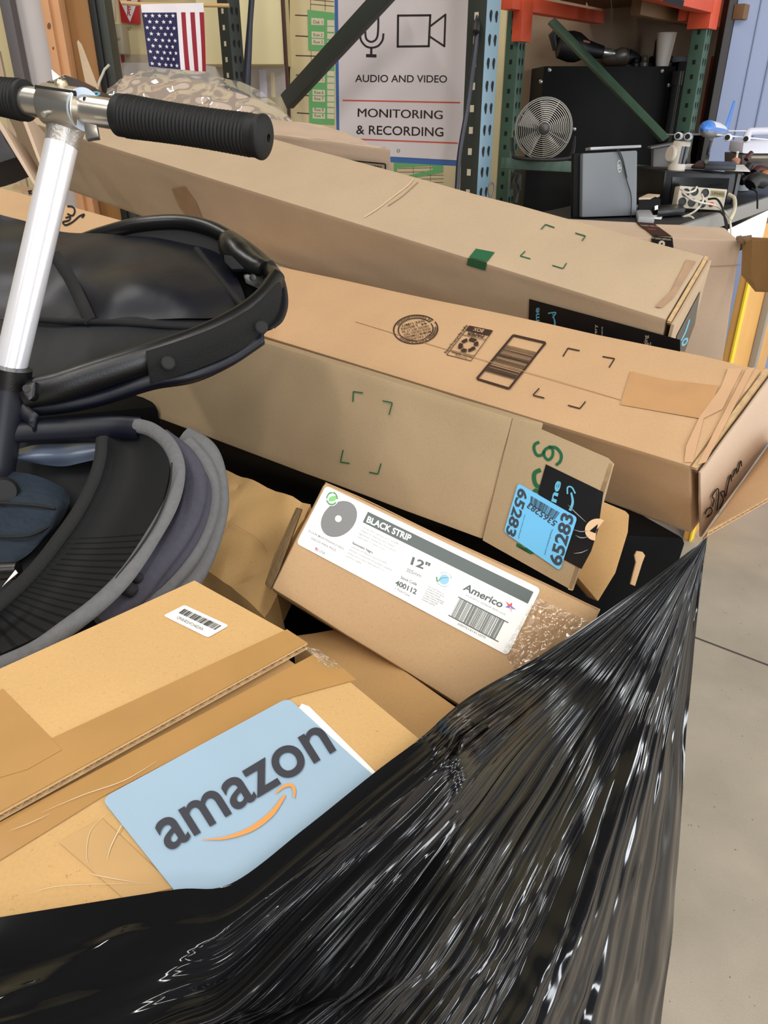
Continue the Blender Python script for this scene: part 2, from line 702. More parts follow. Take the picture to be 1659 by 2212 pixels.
pr.ring((115, 104), (2, 0), (0, 3), 0, 1, knot)
pr.build('knot', t)
tag(vbox('plywood_panel', 137, 199, 60, 0, 300, 3.6, 0.05, wood_brown, z0=0, z1=3.2), 'brown plywood panel between pine stud and black post', 'panel')
t = thing('black_post', 'black wall post with grey return beside brown plywood', 'post', (vpl(3.58).at(215, 60).x, 3.58, 0))
vbox('front_face', 199, 213, 60, 0, 300, 3.58, 0.1, black_paint, t, z0=0, z1=3.2)
vbox('side_face', 213.5, 234, 60, 0, 300, 3.6, 0.1, M('dark_green_grey', (62, 64, 58), 0.5), t, z0=0, z1=3.2)
# switch box with conduit
box_grey = M('switch_box_grey', (176, 166, 146), 0.5, var=0.05, vscale=20)
pipe = M('painted_conduit', (206, 196, 176), 0.5)
t = thing('switch_box', 'beige metal switch box with conduit beside the red sign', 'switch', (vpl(3.9).at(255, 90).x, 3.9, 1.6))
q = [vpl(3.86).at(*p) for p in ((243, 50), (263, 54), (270, 118), (247, 116))]
prism('box_body', q, Y * 0.1, box_grey, t, bevel=0.012)
lathe('toggle', vpl(3.86).at(257, 82), (0, -1, 0.3), [(0, .008), (.02, .006), (.03, .002)], M('toggle_metal', (200, 196, 188), 0.3, metal=0.7), t)
sweep('conduit', [vpl(3.92).at(*p) for p in ((236, -30), (239, 20), (240, 45))], 0.022, pipe, t)
sweep('conduit', [vpl(3.92).at(*p) for p in ((250, 118), (253, 150), (258, 190), (262, 260))], 0.02, pipe, t)
t = sweep('red_pipe', [vpl(3.97).at(*p) for p in ((260, 118), (262, 160), (268, 200), (270, 260))], 0.016, M('red_paint', (150, 44, 44), 0.5))
tag(t, 'red pipe running down the wall behind the beige conduit', 'pipe')
t = sweep('wall_cable', [vpl(3.55).at(*p) for p in ((236, 140), (226, 150), (215, 175), (208, 200))], 0.005, M('white_cord', (214, 208, 196), 0.5))
tag(t, 'thin white cord hanging in front of the black post', 'cord')
t = sweep('wall_cable', [vpl(3.8).at(*p) for p in ((205, -10), (226, 15), (233, 40))], 0.004, M('white_cord', (214, 208, 196), 0.5))
tag(t, 'thin grey wire hanging above the beige switch box', 'wire')
# extinguisher sign
sign_red = M('sign_red', (186, 40, 44), 0.4)
sign_white = M('sign_white', (226, 220, 222), 0.4)
pl = Plane(Vector((0, 3.96, 0)), 0, (0, -1, 0))
t = thing('fire_extinguisher_sign', 'red sign with white arrow reading ER above the switch box', 'sign', pl.at(280, 20))
q = [pl.at(*p) for p in ((248, -60), (300, -60), (303, 53), (262, 48))]
prism('sign_plate', q, Y * 0.01, sign_red, t, bevel=0.002)
pr = Print(pl)
pr.poly([(253, -60), (298, -60), (298, 0), (281, 48), (258, 0)], sign_white, 1)
pr.text('E', (287, 25), (287, 12), (271, 25), sign_red, 2, bold=.03)
pr.text('FIR', (288, -4), (288, -44), (272, -4), sign_red, 2, bold=.03)
pr.text('E', (287, 25), (287, 12), (271, 25), sign_red, 2, bold=.03)
pr = Print(pl)
pr.poly([(256, -60), (298, -60), (298, 0), (281, 48), (258, 0)], sign_white, 1)
for ch, y in (('H', 6), ('E', 21), ('R', 34)):
    pr.text(ch, (275, y), (283, y), (275, y - 12), sign_red, 2, bold=.03)
pr.build('arrow_print', t)
pr = Print(WALL, 0.002)
pr.text('967', (271, 66), (284, 66), (271, 58), M('pencil', (90, 80, 60), .8), 1)
o = pr.build('wall_scribble')
tag(o, 'small handwritten 967 on the cream wall under the red sign', 'writing')
# grey lower wall and pale boards on the left
tag(bx('trim_1', WALL.at(232, 130).x, WALL.at(330, 130).x, WY - .02, WY - .001, 0, WALL.at(300, 118).z, M('grey_dado', (182, 166, 140), .7)), kind='structure')
tag(bx('baseboard_back', WALL.at(240, 130).x, WALL.at(622, 130).x, WY - .05, WY - .021, 1.0, WALL.at(300, 136).z, M('pale_dado', (206, 196, 190), .6)), kind='structure')
# yellow cabinet high on the wall
t = thing('wall_cabinet', 'cream wall cabinet hanging above the rack behind the flag', 'cabinet', (WALL.at(530, 60).x, 3.7, 1.9))
vbox('cabinet_body', 432, 612, 100, -300, 139, 3.66, 0.33, cream, t)
vbox('edge_trim', 612.5, 619, 100, -300, 262, 3.655, 0.03, M('dark_brown_trim', (70, 34, 24), .6), t)
for i, (x0, x1, yt, cc, nm) in enumerate(((560, 576, 150, (196, 190, 200), 'pale lilac board'), (584, 593, 156, (228, 214, 176), 'cream batten'))):
    o = vbox('leaning_board', x0, x1, 180, yt, 400, 3.8 + i * .02, 0.03, M(nm.replace(' ', '_'), cc, .6), z0=0.0)
    tag(o, nm + ' leaning under the cream wall cabinet', 'board')
o = lathe('wall_pipe', Vector((WALL.at(604, 190).x, 3.84, 0.0)), (0, 0, 1), [(0, .05), (1.56, .05)], M('cream_pipe', (196, 180, 148), .6))
tag(o, 'cream vertical pipe under the right end of the wall cabinet', 'pipe')
# ------------------------------------------------------------------ schedule chart on the wall
cp = Plane(Vector((0, 3.95, 0)), 0, (0, -1, 0))
board = M('chart_board', (226, 208, 164), .5, var=.03, vscale=4)
line_ink = M('chart_line', (70, 48, 40), .6)
mag_green = M('green_magnet_tape', (108, 178, 108), .5)
mag_pale = M('chart_cell', (226, 214, 184), .5)
t = thing('row_chart', 'cream wall chart of rows framed with green magnet strips', 'chart', cp.at(690, 150))
q = [cp.at(*p) for p in ((625, -60), (1000, -60), (1000, 480), (628, 480))]
prism('chart_board', q, Y * .03, board, t, bevel=.003)
zc = ZT(560, 0, 7.375)
pr = Print(cp)
for yy, x0, x1 in ((240, 570, 780), (570, 575, 780), (885, 580, 950), (1195, 585, 780), (1512, 600, 800), (1798, 600, 800)):
    pr.line(zc(x0, yy), zc(x1, yy + 12), 2.4, line_ink, 1)
for x in (818, 1050):
    pr.line(zc(x, -20), zc(x, 170), 1, line_ink, 1)
for yy in (-6, 66):
    pr.line(zc(818, yy), zc(1190, yy + 34), 1.4, line_ink, 1)
pr.line(zc(826, 790), zc(830, 1020), .8, line_ink, 1)
for r in range(6):
    pr.line((930 - 70, 356 + r * 8), (958 - 0, 352 + r * 8 + 2), 1, line_ink, 1)
pr.line((893, 350), (893, 400), .8, line_ink, 1)
pr.line((930, 350), (930, 400), .8, line_ink, 1)
pr.build('chart_lines', t)
pr = Print(cp, .002)
pr.poly([zc(770, 155), zc(1200, 205), zc(1200, 820), zc(785, 805)], mag_green, 1)
pr.build('magnet_frame', t)
pr = Print(cp, .002)
pr.poly([zc(785, 1010), zc(1200, 1025), zc(1200, 1990), zc(800, 1970)], mag_green, 1)
pr.build('magnet_frame', t)
pr = Print(cp, .002)
pr.poly([(851, 350), (957, 344), (957, 372), (895, 384), (886, 378), (936, 366), (933, 358), (858, 362), (858, 372), (851, 370)], mag_green, 1)
pr.build('magnet_frame', t)
pr = Print(cp, .002)
for (x0, y0, x1, y1, tx) in ((830, 285, 1030, 395, 'Dak 1'), (835, 500, 1032, 600, 'Row 2'), (838, 615, 1034, 712, 'Row 3'), (850, 1130, 1045, 1215, 'Row 4'), (850, 1220, 1045, 1308, 'Row 5'), (850, 1425, 1048, 1515, 'Row 6'), (850, 1530, 1048, 1615, 'Row 7'), (852, 1715, 1050, 1790, 'Row 8'), (852, 1805, 1050, 1885, 'Row 9')):
    pr.poly([zc(x0, y0), zc(x1, y0 + 10), zc(x1, y1 + 8), zc(x0, y1)], mag_pale, 2)
    pr.text(tx, zc(x0 + 30, y1 - 20), zc(x1 - 25, y1 - 14), zc(x0 + 30, y1 - 75), line_ink, 3)
for y0, y1 in ((320, 410), (425, 505), (530, 620), (650, 740), (1130, 1210), (1230, 1315), (1330, 1420), (1435, 1515), (1530, 1615), (1630, 1700), (1720, 1800), (1815, 1890)):
    pr.poly([zc(1083, y0), zc(1195, y0 + 5), zc(1195, y1 + 5), zc(1083, y1)], mag_pale, 2)
pr.build('row_labels', t)

# ------------------------------------------------------------------ small flag on a stick
fp = Plane(Vector((0, 3.05, 0)), 0, (0, -1, 0))
t = thing('stick_flag', 'small stars and stripes flag hanging from a thin wooden stick', 'flag', fp.at(390, 12))
sweep('flag_stick', [fp.at(262, 6), fp.at(300, 9), fp.at(495, 12)], .006, M('dowel', (196, 158, 104), .5), t)
FQ = [np.array(p, float) for p in ((306, 10), (441, 7), (447, 156), (326, 144))]


def fl(u, v):
    p = (1 - v) * ((1 - u) * FQ[0] + u * FQ[1]) + v * ((1 - u) * FQ[3] + u * FQ[2])
    return p


def fl3(u, v, h=0):
    p = fl(u, v)
    return fp.at(p[0], p[1], .012 + h + .012 * math.sin(u * 11 + v * 2) * v)


flag_red = M('flag_red', (150, 24, 44), .7)
flag_white = M('flag_white', (236, 228, 232), .7)
flag_navy = M('flag_navy', (34, 32, 78), .7)
vs, fs, ix = [], [], []


def fquad(u0, u1, v0, v1, k, n=8, h=0.0):
    o = len(vs)
    for i in range(n + 1):
        for j in range(n + 1):
            vs.append(fl3(u0 + (u1 - u0) * j / n, v0 + (v1 - v0) * i / n, h))
    for i in range(n):
        for j in range(n):
            a = o + i * (n + 1) + j
            fs.append((a, a + 1, a + n + 2, a + n + 1))
            ix.append(k)


fquad(0, 1, 0, .135, 1)
fquad(0, .56, .135, 1, 2, 16)
for k in range(6):
    fquad(.56 + .44 * k / 6, .56 + .44 * (k + 1) / 6, .135, 1, 1 if k % 2 == 0 else 0)
for r in range(9):
    n = 5 if r % 2 == 0 else 4
    for k in range(n):
        u = .06 + (k + (0 if n == 5 else .5)) * .11
        v = .135 + .865 * (.06 + r * .11)
        o = len(vs)
        for s in range(10):
            a = math.pi * 2 * s / 10 - math.pi / 2
            rr = .036 if s % 2 == 0 else .015
            vs.append(fl3(u + rr * math.cos(a), v + rr * math.sin(a), .003))
        fs.append(tuple(range(o, o + 10)))
        ix.append(1)
mk('flag_cloth', vs, fs, [flag_red, flag_white, flag_navy], t, ix, smooth=False)

# ------------------------------------------------------------------ pallet rack
G1 = Vector((.62, .785, 0)).normalized()
G2 = Vector((.785, -.62, 0)).normalized()
rack_green = M('rack_green', (62, 88, 72), .5, var=.06, vscale=20)
rack_dark = M('rack_dark_green', (42, 46, 40), .5)
rack_orange = M('rack_orange', (214, 84, 52), .5, var=.05, vscale=10)
film_blue = M('blue_grey_paint', (106, 134, 150), .4)
hole = M('hole_dark', (10, 10, 12), .9)
ply_dark = M('shelf_plywood', (112, 84, 54), .7, var=.1, vscale=6)
slot_clip = M('zinc_clip', (196, 184, 160), .5)  # pale squares for the clips in the side slots
U2 = P(1042, 200, 1.92)
U2.z = 0
U3 = U2 + G1 * 1.6
rack = thing('pallet_rack', 'green pallet rack with orange beams, plywood shelf and slotted uprights', 'rack', tuple(U2))


def upright(o, mats, w=.066, dpt=.056, zt=2.6, teardrop=True, flip=1):
    """slotted post: a front face across G2-ish and a side face, holes set into both"""
    bm = bmesh.new()
    q, e = axes_box(o, G1, -G2, Z, 0, w, 0, dpt, 0, zt)
    prism_bm(q, e, bevel=.004, bm=bm)
    bmesh.ops.recalc_face_normals(bm, faces=bm.faces[:])
    bm.normal_update()
    for f in bm.faces:
        f.material_index = 1 if abs(f.normal.dot(G2)) > .7 else 0
    n0 = len(bm.faces)
    for k in range(int(zt / .05)):
        z = .03 + k * .05
        for s in (.3, .7):
            c = o + G1 * (w * s) + G2 * .0012 + Z * z
            vs = [bm.verts.new(c + G1 * (.0055 * math.cos(a) * (1.25 if math.sin(a) > 0 else .75)) + Z * (.013 * math.sin(a))) for a in [i * math.pi / 5 for i in range(10)]]
            f = bm.faces.new(vs)
            f.material_index = 2
        c = o - G2 * (dpt * .5) - G1 * .0012 + Z * z
        vs = [bm.verts.new(c - G2 * a + Z * b) for a, b in ((-.006, -.008), (.006, -.008), (.006, .008), (-.006, .008))]
        f = bm.faces.new(vs)
        f.material_index = 3
    return mk_bm('upright', bm, mats, rack)


upright(U2, [rack_dark, film_blue, hole, slot_clip])
upright(U3, [rack_green, rack_green, hole, hole])
U1 = P(497, 80, 2.75)
U1.z = 0
upright(U1, [rack_dark, rack_dark, hole, slot_clip], w=.06)
UR = P(1112, 200, 3.0)
UR.z = 0
upright(UR, [rack_green, rack_green, hole, hole], w=.06)
# front beam: only its right end shows, coming down to the far upright
zb = P(1515, 35, (U3.y / 1.15)).z
q, e = axes_box(U2, G1, -G2, Z, .04, 1.6, -.012, .04, zb, zb + .10)
prism('beam', q, e, rack_orange, rack)
q, e = axes_box(U3, G1, -G2, Z, -.012, .085, -.01, .075, zb - .05, zb + .12)
prism('beam_bracket', q, e, rack_orange, rack)
q, e = axes_box(U3, G1, -G2, Z, .0, .6, .08, .12, zb - .02, zb + .07)
prism('beam', q, e, rack_orange, rack)
pr = Print(Plane(U2 + G2 * .013, 0, G2))
pr.poly([(1431, -8), (1478, 1), (1474, 17), (1433, 4)], ink, 1)
pr.build('beam_label', rack)
# rear beam and its bracket
zr = P(1180, 50, 3.0).z
q, e = axes_box(UR, G1, -G2, Z, -.08, 2.4, -.01, .04, zr + .03, zr + .075)
prism('beam', q, e, rack_orange, rack)
q, e = axes_box(UR, G1, -G2, Z, -.02, .06, -.02, .02, zr - .07, zr + .075)
prism('beam_bracket', q, e, rack_orange, rack)
# plywood shelf boards
for k in range(6):
    a = .05 + k * .26
    q = [U2 + G1 * a + Z * (zb + .10), U2 + G1 * (a + .235) + Z * (zb + .10), UR + G1 * (a + .5) + Z * (zr + .085), UR + G1 * (a + .26) + Z * (zr + .085)]
    prism('shelf_board', q, Z * .022, ply_dark, rack)
q = [UR + G1 * .2 + G2 * .35 + Z * (zr + .06), UR + G1 * 1.35 + G2 * .35 + Z * (zr + .06), UR + G1 * 1.35 + G2 * .39 + Z * (zr + .06), UR + G1 * .2 + G2 * .39 + Z * (zr + .06)]
prism('shelf_support', q, -Z * .05, ply_dark, rack)
q = [UR + G1 * .6 + G2 * .6 + Z * (zr + .06), UR + G1 * 1.35 + G2 * .6 + Z * (zr + .06), UR + G1 * 1.35 + G2 * .64 + Z * (zr + .06), UR + G1 * .6 + G2 * .64 + Z * (zr + .06)]
prism('shelf_support', q, -Z * .05, ply_dark, rack)


def bar(name, a, b, w, dpt, face, mat, parent):
    d = (b - a).normalized()
    s = d.cross(face).normalized()
    q = [a - s * w / 2, a + s * w / 2, b + s * w / 2, b - s * w / 2]
    return prism(name, q, -face.normalized() * dpt, mat, parent, bevel=.003)


# frame brace in front of the banner, with its darker lower lip
bn = -G1
BR = Plane(U2 - G1 * .012 + Z, 0, bn)
bar('frame_brace', BR.at(612, 220), BR.at(850, -40), .045, .03, bn, rack_dark, rack)
# brace seen across the black cabinet and the shelf ledge
bar('frame_brace', P(1192, 42, 2.9), P(1440, 300, 2.62), .028, .03, Vector((0, -1, .2)), rack_green, rack)
bar('shelf_ledge', P(1085, 352, 2.55), P(1402, 369, 2.62), .035, .03, Vector((0, -1, .1)), rack_green, rack)
# the thin dark pole and cord beside the uprights
o = sweep('dark_pole', [vpl(3.1).at(*p) for p in ((548, -60), (540, 50), (532, 180), (528, 260))], [.010, .010, .016, .016], M('navy_pole', (30, 32, 44), .4))
tag(o, 'slim dark navy pole standing right of the flag', 'pole')
o = pxsweep('hanging_cable', [(1035, -30, 1.86), (1031, 60, 1.86), (1024, 130, 1.87), (1010, 230, 1.88), (993, 330, 1.9), (987, 410, 1.92)], .006, M('blue_black_cable', (24, 28, 44), .4))
tag(o, 'thick dark cable hanging along the right edge of the banner', 'cable')
o = lathe('cable_plug', P(1028, 72, 1.85), P(1030, 48, 1.85) - P(1028, 72, 1.85), [(0, .004), (.004, .009), (.02, .009), (.034, .005)], black_paint)
tag(o, 'small black plug on the cable beside the banner', 'plug')
# ------------------------------------------------------------------ banner
BP = Plane(P(1030, 100, 2.02), 0, bn)
ban_paper = M('banner_vinyl', (214, 205, 206), .5, spec=.3, var=.02, vscale=5)
ban_blue = M('banner_blue', (66, 104, 164), .5)
ban_red = M('banner_red', (206, 88, 70), .5)
ban_ink = M('banner_ink', (46, 38, 38), .5)
t = thing('hanging_banner', 'white banner with blue border reading audio and video monitoring', 'banner', BP.at(870, 180))
zb2 = ZT(560, 0, 2.9625)
q = [BP.at(*p) for p in ((721.5, -60), (1037, -60), (1008, 360), (727.5, 344))]
prism('banner_sheet', q, -bn * .002, ban_blue, t, bevel=0)
pr = Print(BP)
pr.poly([(730, -60), (1027, -60), (1000, 347), (734, 332)], ban_paper, 1)
# microphone
pr.path([zb2(677, 60), zb2(680, 200), zb2(688, 250), zb2(718, 268), zb2(750, 250), zb2(762, 200), zb2(762, 80), zb2(745, 55)], 4.4, ban_ink, 2, 6)
pr.path([zb2(645, 218), zb2(655, 262), zb2(685, 296), zb2(722, 305), zb2(762, 294), zb2(790, 258), zb2(797, 214)], 4.4, ban_ink, 2, 6)
pr.line(zb2(719, 305), zb2(718, 360), 5, ban_ink, 2)
pr.line(zb2(685, 356), zb2(752, 358), 7, ban_ink, 2.3)
# video camera
C4 = [zb2(890, 100), zb2(1096, 98), zb2(1086, 296), zb2(888, 298)]
for i in range(4):
    a, b = np.array(C4[i]), np.array(C4[(i + 1) % 4])
    d = (b - a) / np.linalg.norm(b - a) * 2
    pr.line(a - d, b + d, 4.6, ban_ink, 2)
T4 = [zb2(1094, 170), zb2(1193, 94), zb2(1186, 296), zb2(1090, 232)]
for i in range(3):
    a, b = np.array(T4[i]), np.array(T4[i + 1])
    d = (b - a) / np.linalg.norm(b - a) * 1.6
    pr.line(a - d, b + d, 4.2, ban_ink, 2.2)
pr.text('AUDIO AND VIDEO', zb2(615, 524), zb2(1203, 528), zb2(616, 476), ban_ink, 2, bold=.012)
pr.line(zb2(535, 642), zb2(1287, 657), 3.2, ban_red, 2)
for dx in (-.5, 0, .5):
    pr.text('MONITORING', zb2(632 + dx * 2.6, 747), zb2(1174 + dx * 2.6, 762), zb2(633 + dx * 2.6, 690), ban_ink, 2 + dx * .2)
pr.text('& RECORDING', zb2(622, 857), zb2(1180, 873), zb2(623, 798), ban_ink, 2, bold=.012)
pr.line(zb2(550, 888), zb2(1272, 916), 3.2, ban_red, 2)
pr.ring(zb2(892, 965), (3.6, 0), (0, 4), .5, 1, M('grommet', (176, 170, 172), .3, metal=.6), 2)
pr.ring(zb2(1318, 1032), (2, 0), (0, 2), 0, 1, M('grommet', (176, 170, 172), .3, metal=.6), 2)
pr.build('banner_print', t)
# ================================================================== things in and around the rack
cab_black = M('cabinet_black', (14, 14, 15), .6, spec=.15)
steel = M('brushed_steel', (186, 184, 178), .3, metal=.8)
wire_mat = M('fan_wire', (190, 184, 174), .35, metal=.5)
CY = 3.66
t = thing('black_cabinet', 'large black cabinet with round bolts standing inside the pallet rack', 'cabinet', (vpl(CY).at(1310, 250).x, CY, 0))
vbox('cabinet_front', 1166, 1444, 250, 143, 300, CY, .3, cab_black, t, z0=0.05)
vbox('cabinet_side', 1448, 1494, 250, 133, 300, CY + .03, .28, cab_black, t, z0=0.05)
zz = vpl(CY).at(1448, 160).z
lathe('corner_tube', Vector((vpl(CY).at(1446, 250).x, CY - .02, .3)), (0, 0, 1), [(0, .018), (zz - .34, .018), (zz - .34, .024), (zz - .29, .024)], M('tube_black', (40, 40, 42), .35), t)
for x, y in ((1187, 151), (1284, 153), (1430, 153), (1445, 184), (1168, 176), (1241, 279)):
    lathe('bolt', vpl(CY).at(x, y), (0, -1, 0), [(0, .008), (.003, .008), (.006, .004)], steel, t, seg=10)
t = thing('black_case', 'low black case under the fan ledge behind the monitor', 'case', vpl(3.0).at(1190, 470))
vbox('case_body', 1132, 1255, 420, 358, 520, 3.05, .25, cab_black, t, z0=.02)
vbox('case_lid', 1130, 1257, 420, 352, 360, 3.045, .25, cab_black, t)
o = mk_bm('wall_outlet', prism_bm([vpl(2.95).at(*p) for p in ((1104, 372), (1128, 376), (1126, 412), (1102, 408))], Y * .03, bevel=.004), M('outlet_dark', (56, 54, 50), .5))
tag(o, 'dark outlet plate between rack upright and black case', 'outlet')
o = pxsweep('outlet_plug', [(1117, 380, 2.7), (1112, 395, 2.68), (1118, 410, 2.66), (1114, 440, 2.66)], .008, black_paint)
tag(o, 'black plug hanging from the dark outlet beside the black case', 'plug')
o = pxsweep('wire_loop', [(1064, 440, 1.95), (1056, 415, 1.95), (1058, 398, 1.95), (1066, 396, 1.95), (1068, 410, 1.95), (1062, 430, 1.95)], .003, M('grey_wire', (96, 92, 86), .5))
tag(o, 'loop of grey wire at the foot of the slotted upright', 'wire')
# drum fan
fc = P(1175, 278, 2.44)
fr = 61 / F * 2.44
fax = (CP - fc).normalized()
fax = (fax + Vector((.1, 0, 0))).normalized()
t = thing('drum_fan', 'round silver drum fan with wire grille on the green ledge', 'fan', P(1175, 348, 2.5))
fs_ = fax.orthogonal().normalized()
fw_ = fax.cross(fs_)


def ringpts(r, off=0.0, n=48):
    return [fc + fax * off + (fs_ * math.cos(2 * math.pi * k / n) + fw_ * math.sin(2 * math.pi * k / n)) * r for k in range(n)]


bm = bmesh.new()
n = 40
rows = [(0.0, fr), (-.07, fr * .98), (-.07, fr * .94), (0, fr * .96)]
rr = [[bm.verts.new(fc + fax * a + (fs_ * math.cos(2 * math.pi * k / n) + fw_ * math.sin(2 * math.pi * k / n)) * r) for k in range(n)] for a, r in rows]
for i in range(4):
    for k in range(n):
        bm.faces.new((rr[i][k], rr[i][(k + 1) % n], rr[(i + 1) % 4][(k + 1) % n], rr[(i + 1) % 4][k]))
mk_bm('drum', bm, M('fan_drum', (126, 122, 114), .4, metal=.4), t)
lathe('fan_back', fc - fax * .072, fax, [(0, fr * .9), (.004, fr * .9)], cab_black, t)
for k in range(12):
    sweep('grille_ring', ringpts(fr * (.22 + .064 * k), .004 + .004 * math.sin(k / 11 * math.pi)), .0011, wire_mat, t, seg=6, closed=True)
for k in range(4):
    a = math.pi / 2 * k + .3
    d = fs_ * math.cos(a) + fw_ * math.sin(a)
    sweep('grille_spoke', [fc + d * fr * .15 + fax * .003, fc + d * fr * .98 + fax * .003], .0014, wire_mat, t, seg=6)
lathe('hub', fc - fax * .03, fax, [(0, fr * .2), (.036, fr * .2), (.04, fr * .14)], M('fan_hub', (70, 68, 64), .4, metal=.4), t)
for k in range(5):
    a = 2 * math.pi * k / 5
    d = fs_ * math.cos(a) + fw_ * math.sin(a)
    e = fax.cross(d)
    q = [fc - fax * .03 + d * fr * .2 - e * .01, fc - fax * .04 + d * fr * .85 - e * .03, fc - fax * .02 + d * fr * .85 + e * .03, fc - fax * .03 + d * fr * .2 + e * .01]
    prism('blade', q, -fax * .002, M('fan_blade', (108, 104, 98), .4, metal=.4), t, bevel=0)
pxsweep('fan_stand', [(1106, 300, 2.46), (1108, 330, 2.44), (1116, 341, 2.42), (1175, 345, 2.40), (1226, 342, 2.42), (1238, 326, 2.44), (1240, 296, 2.46)], .006, black_paint, t)
# tools and cup on top of the cabinet
TZ = vpl(CY).at(1310, 143).z
dark_tool = M('tool_black', (26, 26, 28), .5)


def cabp(px, dy=.12):
    return Vector((vpl(CY + dy).at(px, 130).x, CY + dy, TZ))


t = thing('power_tool', 'black power tool with orange mark lying left on the cabinet top', 'tool', cabp(1230))
p0 = cabp(1200) + Z * .085
lathe('tool_body', p0, (1, 0, -.15), [(0, .03), (.01, .05), (.06, .058), (.09, .055), (.13, .035), (.17, .028), (.2, .024)], dark_tool, t)
sweep('tool_handle', [p0 + X * .0 - Z * .02, p0 - X * .02 + Z * .03, p0 + X * .01 + Z * .06], [.016, .02, .016], dark_tool, t)
q = [p0 + Vector((.1, -.048, .005)), p0 + Vector((.13, -.04, 0)), p0 + Vector((.13, -.04, .008)), p0 + Vector((.1, -.048, .013))]
prism('tool_badge', q, Y * .004, M('tool_orange', (150, 62, 36), .5), t, bevel=0)
lathe('tool_nose', p0 + Vector((.2, 0, -.03)), (1, 0, -.1), [(0, .018), (.03, .018), (.05, .01)], steel, t)
t = thing('grinder', 'brown and grey hand grinder in the middle of the cabinet top', 'tool', cabp(1325))
p0 = cabp(1300, .14) + Z * .03
lathe('tool_body', p0, (1, 0, .1), [(0, .015), (.02, .028), (.07, .032), (.1, .034), (.11, .03)], M('tool_brown', (74, 58, 46), .5), t)
lathe('tool_head', p0 + Vector((.05, -.01, .01)), (1, -.2, .2), [(0, .022), (.03, .03), (.05, .022)], M('tool_grey', (112, 106, 98), .4, metal=.4), t)
sweep('tool_tail', [p0 + Vector((.11, 0, .01)), p0 + Vector((.15, 0, 0)), p0 + Vector((.17, 0, -.02))], [.03, .022, .014], dark_tool, t)
for k, (x, r, lab) in enumerate(((1374, .016, 'small dark lump of hardware right of the grinder'), (1392, .02, 'pale topped black fitting left of the foam cup'), (1408, .018, 'tiny black fitting touching the foam cup on its left'), (1446, .02, 'black knob just right of the foam cup on cabinet'))):
    p0 = cabp(x, .1)
    o = lathe('pipe_fitting', p0, (0, 0, 1), [(0, r), (r * .8, r * 1.05), (r * 1.2, r * .6), (r * 1.8, r * .75), (r * 2.2, r * .4)], dark_tool if k != 1 else M('tool_grey', (112, 106, 98), .4, metal=.4), seg=12)
    tag(o, lab, 'hardware')
o = lathe('bottle', cabp(1416, .2), (0, 0, 1), [(0, .013), (.1, .013), (.115, .007), (.13, .007)], dark_tool)
tag(o, 'narrow black bottle standing behind the foam cup', 'bottle')
t = thing('black_tray', 'low black tray of bits at the right end of cabinet top', 'tray', cabp(1478))
p0 = cabp(1478, .14)
bx('tray_body', p0.x - .075, p0.x + .06, p0.y - .05, p0.y + .05, TZ + .008, TZ + .04, dark_tool, t)
foam = M('foam_white', (226, 220, 212), .6)
cb = cabp(1432, .03)
t = thing('foam_cup', 'tall white foam cup on the edge of the black cabinet', 'cup', cb)
lathe('cup_body', cb, (0, 0, 1), [(0, .026), (.1, .037), (.115, .038), (.12, .036), (.119, .033), (.02, .024)], foam, t)
sweep('cup_rim', [cb + Z * .118 + Vector((math.cos(a) * .037, math.sin(a) * .037, 0)) for a in [i * math.pi / 12 for i in range(24)]], .003, foam, t, seg=6, closed=True)
# ------------------------------------------------------------------ blue-grey door panel and frame on the right
blue_grey = M('blue_grey_door', (146, 158, 190), .5, var=.02, vscale=3)
BY = 3.55
t = vbox('door_1', 1567, 2100, 150, 0, 900, BY, .05, blue_grey, z0=0, z1=3.4)
tag(t, kind='structure')
pr = Print(Plane(Vector((0, BY, 0)), 0, (0, -1, 0)))
groove = M('door_groove', (118, 128, 156), .6)
a, b = vpl(BY).at(1614, 150), vpl(BY).at(1655, 150)
for p, w_ in ((a, .004), (b, .006)):
    o = bx('trim_2', p.x, p.x + w_, BY - .004, BY, 0, 3.4, groove, bevel=0)
    tag(o, kind='structure')
t = vbox('trim_3', 1549, 1566, 150, 0, 900, BY - .02, .06, M('door_frame_black', (40, 34, 32), .5), z0=0, z1=3.4)
tag(t, kind='structure')
t = vbox('orange_post', 1528, 1538, 200, 100, 400, 3.9, .03, rack_orange, z0=1.0, z1=1.72)
tag(t, 'orange rack post glimpsed between green upright and black door frame', 'post')
t = vbox('dark_locker', 1508, 1545, 320, 292, 500, 3.75, .1, cab_black, z0=0)
tag(t, 'dark locker glimpsed below the orange post behind the upright', 'locker')
# ------------------------------------------------------------------ workbench
BN = G2.copy()
DZ = 1.272
DT = Plane(Vector((0, 0, DZ)), 0, (0, 0, 1))
o0 = DT.at(1340, 530)
DP = Plane(o0.copy(), 0, BN)
bench_grey = M('bench_edge_grey', (132, 132, 132), .45)
bench_top = M('bench_top_black', (30, 30, 32), .5)
honey = M('honey_wood', (214, 160, 86), .5, var=.06, vscale=9)
yellow = M('yellow_tape', (244, 206, 46), .5)
t = thing('workbench', 'long workbench with grey metal edge and honey wood side', 'bench', (o0.x, o0.y, 0))
o0 = Vector((o0.x, o0.y, 0))


def dt(px, py, h=.0):
    return DT.at(px, py, h)


